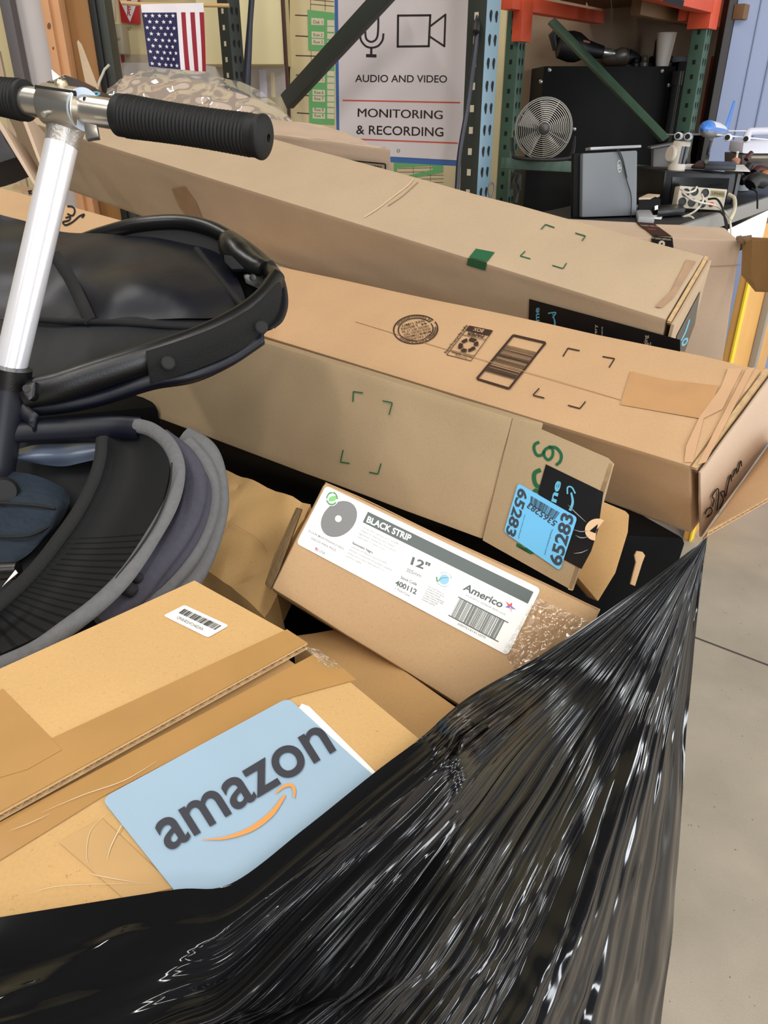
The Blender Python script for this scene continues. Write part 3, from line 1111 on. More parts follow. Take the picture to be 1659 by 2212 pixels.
L0 = 1.75
q, e = axes_box(o0, G1, -BN, Z, .12, L0, 0.001, .40, DZ - .03, DZ)
prism('bench_top', q, e, bench_top, t)
q, e = axes_box(o0, G1, -BN, Z, .12, L0, -.012, .0, DZ - .036, DZ + .004)
prism('bench_edge', q, e, bench_grey, t)
q, e = axes_box(o0, G1, -BN, Z, .12, L0, .03, .05, DZ - .16, DZ - .031)
prism('apron', q, e, bench_top, t)
hp = DP.at(1603, 640)
s0 = (Vector((hp.x, hp.y, 0)) - o0).dot(G1)
q, e = axes_box(o0, G1, -BN, Z, s0, L0, -.005, .02, .0, DZ - .085)
prism('side_panel', q, e, honey, t)
q, e = axes_box(o0, G1, -BN, Z, s0 - .006, s0 + .034, -.012, -.0055, .0, DZ - .10)
prism('yellow_strip', q, e, yellow, t, bevel=0)
q, e = axes_box(o0, G1, -BN, Z, s0 + .30, s0 + .34, -.03, -.006, .0, DZ - .1)
prism('grey_leg', q, e, M('leg_grey', (150, 142, 132), .5), t)
q, e = axes_box(o0, G1, -BN, Z, .14, .20, .3, .36, .0, DZ - .031)
prism('bench_leg', q, e, M('leg_grey', (150, 142, 132), .5), t)
q = [DP.at(*p, .0135) for p in ((1556, 497), (1652, 452), (1634, 525), (1560, 525))]
o = prism('paper_sheet', q, BN * .0015, white_paper, bevel=0)
tag(o, 'white sheet pinned to the honey wood side of the workbench', 'paper')
# monitor
mon_grey = M('monitor_back_grey', (112, 116, 120), .4, spec=.4)
md = 1.98
ml, mr = P(1257, 470, md), P(1376, 464, md + .03)
mn = (mr - ml).cross(Z).normalized()
if mn.dot(CP - ml) < 0:
    mn = -mn
MP = Plane(P(1257, 400, md), 0, (mn + Z * .12).normalized())
t = thing('monitor', 'grey monitor seen from behind with ring logo and sagging cable', 'monitor', MP.at(1316, 470))
q = [MP.at(*p) for p in ((1257, 470), (1376, 466), (1378, 324), (1259, 331))]
prism('rear_shell', q, -MP.n * .02, mon_grey, t, bevel=.006)
q = [MP.at(*p) - MP.n * .0202 for p in ((1245, 470), (1377, 466), (1379, 322), (1247, 330))]
prism('screen_panel', q, -MP.n * .015, cab_black, t, bevel=.002)
pr = Print(MP)
silver = M('logo_silver', (206, 206, 206), .4)
pr.ring((1338, 359), (4.6, 0), (0, 13.5), .84, 1, silver, 1)
pr.text('DELL', (1334.6, 366), (1341.4, 363), (1334.2, 356), silver, 1, bold=.02)
pr.build('ring_logo', t)
q = [MP.at(*p, .004) for p in ((1274, 325), (1384, 319), (1384, 313), (1274, 318))]
o = prism('soundbar', q, -MP.n * .03, M('soundbar_silver', (150, 152, 156), .35, metal=.4))
tag(o, 'slim silver bar resting along the top of the grey monitor', 'soundbar')
for k, pts in enumerate((((1330, 323), (1341, 348), (1352, 392), (1361, 425), (1360, 470)), ((1334, 323), (1343, 345), (1352, 385)))):
    c = catmull(pts, 8)
    o = sweep('monitor_cable', [MP.at(p[0], p[1], .006) for p in c], .0013, black_paint, seg=8)
    tag(o, ('long black cable hanging over the back of the grey monitor', 'short black cable beside the long one on monitor top')[k], 'cable')
# second dark monitor and black boxes behind
t = thing('dark_monitor', 'dark monitor panel leaning behind the white camera', 'monitor', P(1452, 400, 2.62))
q = [P(*p) for p in ((1408, 416, 2.55), (1492, 408, 2.62), (1492, 303, 2.62), (1412, 319, 2.55))]
prism('rear_shell', q, Y * .03, M('monitor_dark', (64, 65, 68), .35), t, bevel=.004)
q = [P(*p) for p in ((1406, 322, 2.54), (1492, 306, 2.61), (1492, 302, 2.61), (1406, 317, 2.54))]
prism('top_lip', q, Y * .04, M('monitor_lip', (92, 92, 94), .4), t, bevel=.002)
t = thing('black_drawer_box', 'small black box under papers between the monitor and black oven', 'box', dt(1400, 470))
q = [P(*p) for p in ((1378, 470, 2.04), (1427, 466, 2.06), (1428, 428, 2.06), (1380, 433, 2.04))]
prism('box_body', q, Y * .12, cab_black, t, bevel=.004)
q = [P(*p) for p in ((1414, 454, 2.045), (1421, 452, 2.045), (1421, 443, 2.045), (1414, 445, 2.045))]
prism('white_tag', q, -Y * .002, white_paper, t, bevel=0)
q = [P(*p) for p in ((1380, 427, 2.05), (1405, 428, 2.05), (1426, 420, 2.14), (1400, 418, 2.14))]
o = prism('notepad', q, -Z * .006, M('notepad_paper', (206, 186, 160), .6), bevel=.001)
tag(o, 'pale notepad lying on the small black box', 'notepad')
# black oven-like box
ON = Vector((.30, -1, .0)).normalized()
OP = Plane(P(1510, 443, 2.27), 0, ON)
t = thing('microwave', 'black microwave oven on the workbench carrying camera and tablet', 'microwave', OP.at(1510, 456))
q = [OP.at(*p) for p in ((1427, 449), (1586, 441), (1592, 374), (1437, 369))]
prism('oven_body', q, -ON * .22, M('oven_black', (16, 16, 18), .3, spec=.35), t, bevel=.006)
q = [OP.at(*p, .002) for p in ((1446, 438), (1568, 434), (1575, 385), (1452, 382))]
prism('door_glass', q, -ON * .001, M('oven_glass', (12, 12, 14), .1, spec=.6), t, bevel=0)
q = [OP.at(*p, .003) for p in ((1580, 441), (1586, 441), (1600, 376), (1593, 375))]
prism('side_trim', q, -ON * .004, M('oven_grey', (72, 72, 74), .4), t, bevel=0)
ov_z = OP.at(1515, 371).z
OT = Plane(Vector((0, 0, ov_z)), 0, (0, 0, 1))
q = [OT.at(*p, .003) for p in ((1474, 366), (1620, 372), (1606, 358), (1478, 356))]
o = prism('paper_sheet', q, -Z * .002, white_paper, bevel=0)
tag(o, 'white paper lying on top of the black microwave', 'paper')
q = [OT.at(*p, .016) for p in ((1520, 371), (1588, 372), (1588, 361), (1527, 360))]
o = prism('tablet', q, -Z * .012, M('tablet_black', (32, 36, 38), .4), bevel=.003)
tag(o, 'thick black tablet on the white paper over the microwave', 'tablet')
q = [OT.at(*p, .012) for p in ((1492, 367), (1520, 369), (1525, 357), (1508, 355))]
o = prism('wallet', q, -Z * .008, M('brown_leather', (70, 48, 40), .5), bevel=.002)
tag(o, 'dark brown wallet between the camera and the black tablet', 'wallet')
# white camera
ivory = M('camera_ivory', (232, 222, 206), .4)
cbse = OT.at(1460, 369)
t = thing('security_camera', 'white cylindrical security camera with round wall mount on the microwave', 'camera', cbse)
cr = 18 / F * (cbse - CP).dot(FW)
up_ = Vector((.06, 0, 1)).normalized()
lathe('camera_body', cbse + Z * .001, up_, [(0, cr * .95), (.004, cr), (.074, cr), (.078, cr * .92)], ivory, t)
cf = Vector((.45, -1, 0)).normalized()
cs = cf.cross(up_).normalized()
q = []
bm = bmesh.new()
pts = []
for i in range(9):
    a = math.radians(-38 + 76 * i / 8)
    d = cf * math.cos(a) + cs * math.sin(a)
    pts.append((cbse + d * (cr + .0012) + up_ * .02, cbse + d * (cr + .0012) + up_ * .066))
vsx = [(bm.verts.new(a), bm.verts.new(b)) for a, b in pts]
for i in range(8):
    bm.faces.new((vsx[i][0], vsx[i + 1][0], vsx[i + 1][1], vsx[i][1]))
mk_bm('lens_plate', bm, M('lens_black', (22, 24, 28), .15), t)
lathe('wall_mount', cbse + up_ * .044 - X * .006, Vector((-1, -.25, .1)), [(0, .006), (.014, .008), (.016, .021), (.024, .023), (.027, .02)], ivory, t)
# power strip panel
beige = M('strip_beige', (190, 180, 160), .45, var=.05, vscale=30)
sock = M('socket_black', (26, 26, 28), .4)
PP = Plane(P(1515, 430, 2.13), 0, Vector((.12, -1, .18)))
t = thing('outlet_box', 'beige power outlet panel with two rows of black sockets', 'power strip', PP.at(1515, 452))
q = [PP.at(*p) for p in ((1460, 449), (1562, 455), (1572, 409), (1469, 401))]
prism('panel_body', q, -PP.n * .03, beige, t, bevel=.003)
zs = ZT(1240, 180, 3.96)
for x, y in ((955, 935), (1030, 925), (1120, 938), (925, 1012), (1005, 1020), (1095, 1030)):
    c0 = zs(x, y)
    lathe('socket', PP.at(c0[0], c0[1]), PP.n, [(0, .011), (.003, .011), (.003, .009), (.0015, .008)], sock, t, seg=14)
pr = Print(PP)
pr.poly([zs(1172, 915), zs(1290, 925), zs(1282, 975), zs(1165, 962)], M('socket_label', (132, 122, 84), .5), 1)
pr.text('URNED', zs(1180, 950), zs(1280, 960), zs(1182, 928), ink, 2)
pr.build('rating_label', t)
lathe('red_switch', PP.at(1535, 442), PP.n, [(0, .006), (.008, .006), (.01, .004)], M('red_plug', (206, 40, 46), .4), t, seg=12)
wc = M('white_cord', (214, 208, 196), .5)
for k, (pts, m_, lab) in enumerate((
    (((1474, 415, 2.07), (1492, 430, 2.04), (1515, 438, 2.03), (1545, 444, 2.04), (1570, 462, 2.02), (1578, 485, 1.97), (1580, 520, 1.96)), wc, 'white cord sagging from the power panel over the bench edge'),
    (((1516, 420, 2.07), (1519, 432, 2.05), (1508, 450, 2.04), (1492, 462, 2.05), (1472, 470, 2.06), (1462, 482, 2.02)), wc, 'white cord curling down in front of the power panel'),
    (((1575, 420, 2.12), (1586, 428, 2.1), (1588, 445, 2.06), (1583, 462, 2.0), (1576, 476, 1.98)), M('ivory_cord', (206, 196, 170), .5), 'ivory cord bowing out right of the power panel'),
    (((1530, 430, 2.07), (1548, 430, 2.05), (1560, 448, 2.02), (1566, 475, 1.98), (1572, 510, 1.96)), black_paint, 'black cord crossing the bench edge under the power panel'),
    (((1470, 408, 2.08), (1484, 416, 2.06), (1500, 412, 2.06), (1505, 404, 2.08)), wc, 'short white cord looped across the upper sockets'),
    (((1465, 478, 2.06), (1480, 468, 2.05), (1496, 470, 2.03), (1502, 488, 2.0)), wc, 'white cord arching on the bench behind the carton'),
    (((1544, 456, 2.05), (1556, 458, 2.03), (1566, 470, 2.0), (1572, 490, 1.97)), black_paint, 'thin black cord hanging at the grey bench edge'),
    (((1625, 408, 2.22), (1632, 412, 2.2), (1636, 420, 2.18), (1636, 450, 2.16)), black_paint, 'black cord hanging over the bench edge at far right'))):
    o = pxsweep('power_cable', pts, .0028 if k != 2 else .005, m_, seg=8)
    tag(o, lab, 'cord')
# flat things on the bench top
o = prism('hard_drive', [dt(*p, .022) for p in ((1418, 473), (1478, 468), (1470, 458), (1420, 461))], -Z * .018, M('drive_black', (24, 24, 26), .3), bevel=.004)
tag(o, 'black flat case lying on the bench among white cords', 'case')
o = prism('paper_sheet', [dt(*p, .004) for p in ((1376, 472), (1428, 476), (1434, 462), (1380, 462))], -Z * .002, white_paper, bevel=0)
tag(o, 'white papers on the bench beside the grey monitor foot', 'paper')
o = prism('glove_box', [dt(*p, .03) for p in ((1346, 468), (1376, 468), (1374, 462), (1346, 463))], -Z * .028, M('dark_blue_box', (34, 40, 52), .4), bevel=.002)
tag(o, 'tiny dark box at the foot of the grey monitor', 'box')
o = prism('clear_bag', [dt(*p, .02) for p in ((1376, 486), (1412, 488), (1404, 470), (1372, 470))], -Z * .018, M('bag_grey', (170, 172, 176), .25), bevel=.006)
tag(o, 'crumpled grey plastic bag at the bench corner behind the carton', 'bag')
o = lathe('tape_roll', dt(1596, 412) + Z * .002, (0, 0, 1), [(0, .03), (.02, .03), (.022, .026)], M('roll_grey', (206, 210, 214), .4))
tag(o, 'pale round roll on the bench right of the microwave', 'roll')
# model plane
pw = M('plane_white', (226, 228, 236), .3)
pb = M('plane_blue', (52, 118, 206), .3)
pgn = M('plane_grey', (150, 156, 164), .3, metal=.3)
nose, tail = P(1520, 277, 2.02), P(1582, 286, 2.42)
pa = (tail - nose).normalized()
t = thing('model_airplane', 'white and blue four engine model airliner on a stand', 'model plane', OT.at(1530, 368))
pr_ = [(.0, .003), (.012, .012), (.03, .0185), (.06, .021), (.2, .020), (.3, .015), (.38, .008), (.42, .003)]
o = lathe('fuselage', nose, pa, pr_, [pw, pb, pgn], t, seg=24)
for f in o.data.polygons:
    cz = f.center.z + wloc(o).z
    axis = (f.center + wloc(o) - nose).dot(pa)
    dz = (f.center + wloc(o) - nose - pa * axis).z
    f.material_index = 1 if (axis < .055 and dz > -.004) or (abs(dz + .001) < .005) else (2 if dz < -.006 else 0)
lathe('hump', nose + pa * .02 + Z * .008, pa, [(0, .004), (.02, .012), (.06, .014), (.12, .008), (.15, .002)], [pb], t)
wl = [nose + pa * .10 - Z * .01, nose + pa * .20 - Z * .01]
for nm, tip in (('wing', P(1440, 289, 2.22)), ('wing', P(1690, 303, 2.3))):
    q = [wl[0], wl[1], tip + pa * .028, tip]
    prism(nm, q, Z * -.004, pgn if tip.x < nose.x else pw, t, bevel=.0015)
for x, y, d in ((1464, 294, 2.14), (1485, 295, 2.1), (1571, 297, 2.12), (1611, 300, 2.16)):
    c0 = P(x, y, d)
    o = lathe('engine', c0, pa, [(0, .0085), (.004, .0105), (.03, .0095), (.042, .006)], pw, t, seg=14)
    lathe('intake', c0 - pa * .0006, pa, [(0, .0072), (.0004, .0072)], sock, o, seg=12)
fb = nose + pa * .34
q = [fb + Z * .012, fb + pa * .07 + Z * .008, fb + pa * .10 + Z * .085, fb + pa * .07 + Z * .085]
prism('tail_fin', q, X * .003, pb, t, bevel=.001)
q = [fb + pa * .04 + X * .06, fb + pa * .065 + X * .06, fb + pa * .06 - X * .06, fb + pa * .035 - X * .06]
prism('tailplane', q, Z * .003, pw, t, bevel=.001)
sweep('stand', [nose + pa * .15 - Z * .022, OT.at(1527, 340) + Z * .01, OT.at(1523, 366) + Z * .022], .006, steel, t, seg=8)
# jug, crate and odds and ends at the right end
jw = M('jug_plastic', (214, 216, 230), .35)
jc = P(1640, 335, 2.55)
t = thing('plastic_jug', 'translucent white plastic jug with handle at the right edge', 'jug', jc)
q = [P(*p) for p in ((1602, 333, 2.5), (1700, 333, 2.5), (1700, 300, 2.5), (1606, 306, 2.5))]
prism('jug_body', q, Y * .12, jw, t, bevel=.012)
pxsweep('handle', [(1612, 310, 2.53), (1616, 288, 2.53), (1630, 284, 2.53), (1680, 285, 2.53), (1700, 300, 2.53)], .012, jw, t)
t = thing('grey_crate', 'dark grey crate with pale strip under the plastic jug', 'crate', P(1640, 385, 2.5))
q = [P(*p) for p in ((1603, 400, 2.47), (1700, 396, 2.47), (1700, 334, 2.5), (1603, 334, 2.5))]
prism('crate_body', q, Y * .15, M('crate_grey', (86, 80, 78), .6), t, bevel=.004)
q = [P(*p) for p in ((1622, 342, 2.465), (1658, 342, 2.465), (1658, 337, 2.467), (1622, 337, 2.467))]
prism('pale_strip', q, -Y * .003, M('crate_strip', (160, 150, 130), .6), t, bevel=0)
for k, (pts, r, m_, lab, nm) in enumerate((
    (((1612, 345, 2.44), (1618, 336, 2.44), (1624, 330, 2.44)), .008, M('dark_red', (74, 38, 36), .5), 'dark red clamp on the front of the grey crate', 'clamp'),
    (((1620, 400, 2.36), (1632, 388, 2.36), (1650, 392, 2.38)), .022, dark_tool, 'black tool lying at the right end of the bench', 'hand_tool'),
    (((1630, 375, 2.4), (1640, 368, 2.4), (1655, 372, 2.4)), .016, M('dark_red', (74, 38, 36), .5), 'dark red tool behind the black one on the bench', 'hand_tool'),
    (((1645, 382, 2.38), (1655, 376, 2.38), (1670, 380, 2.38)), .012, M('amber', (170, 110, 60), .5), 'amber handled tool at the far right bench end', 'hand_tool'),
    (((1612, 372, 2.4), (1616, 362, 2.4), (1620, 356, 2.4)), .012, dark_tool, 'small black knob tool beside the microwave', 'hand_tool'),
    (((1600, 392, 2.42), (1612, 384, 2.42), (1622, 378, 2.42)), .014, dark_tool, 'black grip lying between roll and grey crate', 'hand_tool'))):
    o = pxsweep(nm, pts, r, m_, seg=10)
    tag(o, lab, 'tool')
fg = OT.at(1588, 356)
t = thing('figurine', 'tiny pale figurine with orange base on the microwave corner', 'figurine', fg)
lathe('figure_base', fg + Z * .0035, (0, 0, 1), [(0, .012), (.012, .014), (.018, .006)], M('figure_orange', (196, 136, 106), .5), t, seg=12)
lathe('figure_top', fg + Z * .02, (0, 0, 1), [(0, .004), (.012, .003), (.016, .005), (.02, .002)], foam, t, seg=10)
# ================================================================== the pile of cartons
def offplane(pl, pts):
    return [pl.at(*p) for p in pts]


def end_strip(name, a, b, inn, n, mat, parent, h=.0008):
    """tape laid flat along an edge a-b, reaching inn inward"""
    q = [a + n * h, b + n * h, b + inn + n * h, a + inn + n * h]
    return mk(name, q, [(0, 1, 2, 3)], mat, parent)


# ---- wrapped pallet load underneath everything
load_black = M('load_wrap_black', (9, 9, 10), .7, spec=.12, bump=.3, bscale=12)
pal_wood = M('pallet_wood', (170, 130, 84), .8, var=.1, vscale=10)
EA, EB = Vector((.70, .714, 0)), Vector((.714, -.70, 0))
lc = Vector((-.25, 0.93, 0))
t = thing('wrapped_load', 'black wrapped lower load of the pallet beneath the cartons', 'load', tuple(lc + Z * .14))
q, e = axes_box(lc, EA, EB, Z, -.50, .36, -.55, .50, .142, .86)
prism('load_body', q, e, load_black, t, cuts=6, amp=.01, bevel=.01)
q = [Vector(p) for p in ((.412, .885, 1.03), (.05, 1.55, 1.03), (-.85, 1.45, 1.03), (-.85, .90, 1.03), (-.06, .93, 1.03))]  # black block added to keep the gap under the cartons dark
tag(prism('shade_backdrop', q, -Z * .16, load_black, None, cuts=3, amp=.006, bevel=.01), 'added black shade bundle in the dark gap beneath the long cartons', 'backdrop')
q = [Vector(p) for p in ((-.36, 1.15, 1.12), (-.45, 1.30, 1.12), (-.95, 1.30, 1.12), (-.95, 1.0, 1.12))]  # second black block, added for the dark space behind the stroller
tag(prism('shade_backdrop', q, -Z * .1, load_black, None, cuts=3, amp=.006, bevel=.01), 'added black shade bundle behind the stroller under the marked carton', 'backdrop')
pt = thing('wooden_pallet', 'wooden pallet on the concrete floor under the wrapped load', 'pallet', tuple(lc))
for k in range(6):
    x0 = -.55 + k * .17
    q, e = axes_box(lc, EA, EB, Z, x0, x0 + .11, -.58, .55, .118, .138)
    prism('deck_board', q, e, pal_wood, pt)
for y0 in (-.57, -.05, .46):
    q, e = axes_box(lc, EA, EB, Z, -.55, .41, y0, y0 + .08, .0, .117)
    prism('stringer', q, e, pal_wood, pt)

# ---- carton A: the long pale one on top
plA = Plane(P(1440, 690, 1.22), 0, (-.1, -.4, .91))
A = offplane(plA, ((14, 248), (1440, 690), (1522, 551), (345, 232)))
nA = plA.n
t = thing('long_carton', 'long pale kraft carton on top of the pile with green tape', 'carton', ctr(A) - nA * .175)
prism('carton_body', A, -nA * .175, kraft_pale, t, cuts=14, amp=.004, bevel=.003, seed=1, label=None)
pr = Print(plA)
zs = ZT(1120, 470, 3.078)
for c3 in (((150, 80), (180, 47), (240, 68)), ((378, 104), (446, 124), (422, 156)), ((80, 276), (12, 257), (45, 225)), ((225, 319), (296, 341), (320, 304))):
    pr.corner(zs(*c3[0]), zs(*c3[1]), zs(*c3[2]), 2.2, green_ink)
pr.build('printed_corners', t)
pr = Print(plA, .0009)
fold = M('kraft_fold', (204, 178, 146), .85)
pr.path(((893, 387), (880, 402), (850, 425), (815, 452), (786, 470)), 3.0, fold)
pr.path(((903, 394), (870, 424), (838, 446)), 1.5, M('kraft_fold_dark', (140, 112, 86), .85))
pr.build('crease', t)
pr = Print(plA, .0012)
pr.poly(((1028, 538), (1069, 546), (1053, 566), (1013, 557)), green_tape)
plAf = plane3(A[0], A[1], A[1] - nA * .1)
pr.build('green_tape', t, label='green tape patch on the front top edge')
pr = Print(plAf, .0012)
pr.poly(((1012, 556), (1053, 566), (1049, 584), (1009, 572)), green_tape)
pr.build('green_tape', t)
pr = Print(plA, .0015)
pr.poly(((1483, 562), (1503, 566), (1452, 646), (1428, 666), (1415, 664), (1450, 630)), M('scuffed_kraft', (168, 136, 108), .8, var=.1, vscale=30))
pr.build('scuff', t)
pr = Print(plAf, .0012)
pr.poly(((1144, 645), (1470, 733), (1470, 790), (1140, 760)), black_tape)
zt = ZT(820, 640, 3.072)
pr.text('prime', zt(1062, 245), zt(1062, 72), zt(1028, 250), teal_print, 1, bold=.02)
pr.path([zt(1120, 110), zt(1168, 104), zt(1166, 118), zt(1150, 140)], 2.6, teal_print, 1)
pr.path([zt(1152, 112), zt(1160, 145), zt(1166, 175), zt(1158, 210)], lambda u: 1.5 + 3 * u, teal_print, 1)
pr.text('delivery', zt(1442, 330), zt(1446, 185), zt(1420, 330), pale_print, 1)
pr.text('shipment', zt(1480, 330), zt(1484, 198), zt(1468, 330), pale_print, 1)
za = ZT(1120, 470, 3.078)
pr.text('packaging', za(855, 940), za(862, 780), za(828, 938), pale_print, 1)
pr.text('materials', za(882, 940), za(884, 826), za(870, 940), pale_print, 1)
pr.build('black_tape', t, label='black printed tape with blue smile arrow')
pr = Print(plAf, .001)
pr.poly(((372, 408), (400, 402), (424, 436), (438, 474), (408, 470), (388, 446)), tape_dull)
pr.build('torn_tape', t)
# right end: two flaps with a dark slit between them, black tape below
inA = (A[0] - A[1]).normalized()
dA = (A[2] - A[1]).normalized()
corrugated('cut_edge', A[1] - inA * .0015 + nA * -.006, A[2] - inA * .0015 - nA * .006, inA * -1, nA, .0045, kraft_edge, t, pitch=.006, depth=.006)
q = [A[1] - inA * .008 - nA * .006, A[2] - inA * .008 - nA * .006, A[2] - inA * .014 - nA * .006, A[1] - inA * .014 - nA * .006]
prism('end_flap', q, -nA * .165, kraft_pale, t, cuts=3, amp=.001, bevel=.001)
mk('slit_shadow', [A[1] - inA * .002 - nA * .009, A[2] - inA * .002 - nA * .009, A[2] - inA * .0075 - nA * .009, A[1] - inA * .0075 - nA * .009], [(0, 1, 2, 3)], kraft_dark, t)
plAe = plane3(A[1] - inA * .0142, A[2] - inA * .0142, A[1] - inA * .0142 - nA * .1)
pr = Print(plAe, .001)
pr.poly(((1462, 724), (1512, 628), (1500, 700), (1478, 760), (1455, 752)), black_tape)
pr.path([(1470, 735), (1480, 715), (1488, 690)], 3, teal_print, 1)
pr.ring((1478, 738), (5, -9), (5, 2), .5, 1, teal_print, 1)
pr.build('end_tape', t, label='black tape with blue print folded over the end')
# left end open flaps seen edge on
for k, (a, b, w) in enumerate((((-6, 262), (78, 402), .016), ((42, 232), (92, 365), .012), ((-4, 196), (24, 120), .01))):
    if k == 2:
        continue
    pa_, pb_ = P(a[0], a[1], 1.62 + .03 * k), P(b[0], b[1], 1.6 + .03 * k)
    d = (pb_ - pa_).normalized()
    s = d.cross(FW).normalized()
    q = [pa_ - s * .004, pa_ + s * w * .35, pb_ + s * .003, pb_ - s * .003]
    prism('side_flap', q, FW * .12, kraft_pink, t, bevel=.0008)

# ---- carton B: orange-brown one in the middle
plB = Plane(P(1490, 1007, .95), 0, (-.3, -.3, .91))
nB = plB.n
B = offplane(plB, ((430, 683), (1490, 1007), (1650, 795), (470, 546)))
t = thing('orange_carton', 'orange brown carton with printed barcode and recycling mark in the pile middle', 'carton', ctr(B) - nB * .135)
prism('carton_body', B, -nB * .135, kraft_orange, t, cuts=14, amp=.004, bevel=.004, seed=2)
pr = Print(plB)
z = ZT(820, 640, 3.072)
for c3 in (((1217, 402), (1250, 346), (1328, 363)), ((1480, 402), (1560, 416), (1523, 475)), ((1060, 612), (1018, 658), (1094, 677)), ((1250, 725), (1330, 747), (1367, 700))):
    pr.corner(z(*c3[0]), z(*c3[1]), z(*c3[2]), 2.6, brown_ink)
pr.build('printed_corners', t)
# bar code block
pr = Print(plB)
QB = [z(646, 549), z(860, 614), z(1102, 310), z(888, 260)]
for i in range(4):
    pr.line(QB[i], QB[(i + 1) % 4], 4.6, brown_ink, .2 * i)


def qb(u, v):
    q = [np.array(p) for p in QB]
    return tuple((1 - v) * ((1 - u) * q[0] + u * q[1]) + v * ((1 - u) * q[3] + u * q[2]))


pr.bars([qb(.04, .19), qb(.04, .79), qb(.96, .79), qb(.96, .19)], 23, brown_ink, 1, seed=5)
pr.build('printed_barcode', t)
# paper box recycling mark
pr = Print(plB)
RQ = [z(446, 390), z(607, 430), z(750, 230), z(596, 198)]


def rq(u, v):
    q = [np.array(p) for p in RQ]
    return tuple((1 - v) * ((1 - u) * q[0] + u * q[1]) + v * ((1 - u) * q[3] + u * q[2]))


for i in range(4):
    pr.line(RQ[i], RQ[(i + 1) % 4], 1.3, brown_ink, .2 * i)
pr.poly([rq(0, 1), rq(1, 1), rq(1, .84), rq(0, .84)], brown_ink, 1)
pr.text('BOX', rq(.68, .97), rq(.26, .97), rq(.68, .87), kraft_orange, 2, bold=.02)
pr.text('PAPER', rq(.84, .82), rq(.12, .82), rq(.84, .72), brown_ink, 1, bold=.03)
pr.line(rq(0, .69), rq(1, .69), 1, brown_ink, 1)
pr.line(rq(0, .16), rq(1, .16), 1, brown_ink, 1)
pr.text('Flatten Before', rq(.95, .13), rq(.1, .13), rq(.95, .08), brown_ink, 1, bold=.02)
pr.text('Recycling', rq(.8, .065), rq(.3, .065), rq(.8, .02), brown_ink, 1)
pr.text('how2recycle.info', rq(-.06, .04), rq(-.06, 1.0), rq(-.17, .05), brown_ink, 1, bold=.02)
cx, cy = rq(.5, .43)
bx_, by_ = np.array(rq(1, .43)) - np.array(rq(0, .43)), np.array(rq(.5, .7)) - np.array(rq(.5, .16))
for k in range(3):
    for half in (0, 1):
        a0 = k * 120 + half * 52 + 8
        pr.ring((cx, cy), bx_ * .34, by_ * .40, .6, 1.08, brown_ink, 1, a0, a0 + 40, 5)
    a = math.radians(k * 120 + 100)
    tip = [(.84 * math.cos(a + .32), .84 * math.sin(a + .32)), (.45 * math.cos(a), .45 * math.sin(a)), (1.25 * math.cos(a), 1.25 * math.sin(a))]
    pr.poly([(cx + bx_[0] * .34 * u + by_[0] * .40 * v, cy + bx_[1] * .34 * u + by_[1] * .40 * v) for u, v in tip], brown_ink, 1.2)
pr.build('recycling_mark', t)
# round maker's stamp
pr = Print(plB)
sc = np.array(z(240, 222))
sx, sy = np.array((47.0, -11.0)), np.array((-14.0, -30.0))
pr.ring(sc, sx, sy, .94, 1.0, brown_ink, 1, 20, 372)
pr.ring(sc, sx, sy, .74, .79, brown_ink, 1, 20, 372)
pr.arc('HODGKTOWN, NJ', sc, sx, sy, .82, .1, 140, 20, brown_ink, 1, bold=.02)
pr.arc('PREMIER PACKAGING', sc, sx, sy, .82, .1, 350, 200, brown_ink, 1, bold=.02)
for k, tx in enumerate(('SIZE LIMIT', '44  LBS/IN', 'GROSS WT LT 65', 'EDGE CRUSH TEST', 'MINIMUM COMBINED', 'WT FACINGS')):
    v = .5 - k * .2
    w = .62 * math.sqrt(max(.05, 1 - v * v))
    pr.text(tx, sc + sx * w + sy * v, sc - sx * w + sy * v, sc + sx * w + sy * (v - .14), brown_ink, 1, bold=.01)
pr.build('round_stamp', t)
pr = Print(plB, .001)
crease = M('kraft_crease', (176, 134, 92), .85)
pr.path([z(-160, 170), z(100, 250), z(330, 320), z(740, 440), z(975, 505), z(1300, 600), z(1600, 690)], 1.2, crease)
pr.build('crease', t)
pr = Print(plB, .0009)
pr.poly(((1362, 803), (1443, 822), (1553, 834), (1530, 890), (1512, 905), (1340, 875)), M('tape_patch_orange', (190, 146, 102), .45, spec=.35, var=.07, vscale=20))
pr.build('old_tape', t)
pr = Print(plB, .0012)
pr.poly(((1573, 797), (1604, 797), (1560, 885), (1520, 905), (1496, 1000), (1478, 1000), (1482, 965), (1512, 900), (1556, 840)), tape_pale)
pr.poly(((1612, 800), (1630, 795), (1525, 1000), (1506, 1006)), tape_pale, 1)
pr.build('end_tape', t, label='pale tape folded over the worn end')
for c0, c1 in (((1360, 872), (1368, 868)), ((1522, 902), (1538, 903)), ((1383, 854), (1386, 858))):
    pass
# worn right end
inB = (B[0] - B[1]).normalized()
corrugated('cut_edge', B[1] - inB * .002 - nB * .004, B[2] - inB * .002 - nB * .004, -inB, nB, .004, kraft_edge, t, pitch=.007, depth=.007)
q = [B[1] - inB * .010 - nB * .006, B[2] - inB * .010 - nB * .006, B[2] - inB * .014 - nB * .006, B[1] - inB * .014 - nB * .006]
prism('end_flap', q, -nB * .128, kraft_pink, t, cuts=4, amp=.002, bevel=.001, seed=5)
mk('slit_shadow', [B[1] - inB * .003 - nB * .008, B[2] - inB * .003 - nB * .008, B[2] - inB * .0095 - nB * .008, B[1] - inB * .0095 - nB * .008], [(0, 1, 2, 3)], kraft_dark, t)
plBe = plane3(B[1] - inB * .0142, B[2] - inB * .0142, B[1] - inB * .0142 - nB * .1)
pr = Print(plBe, .0016)
z4 = ZT(1440, 760, 5.027)
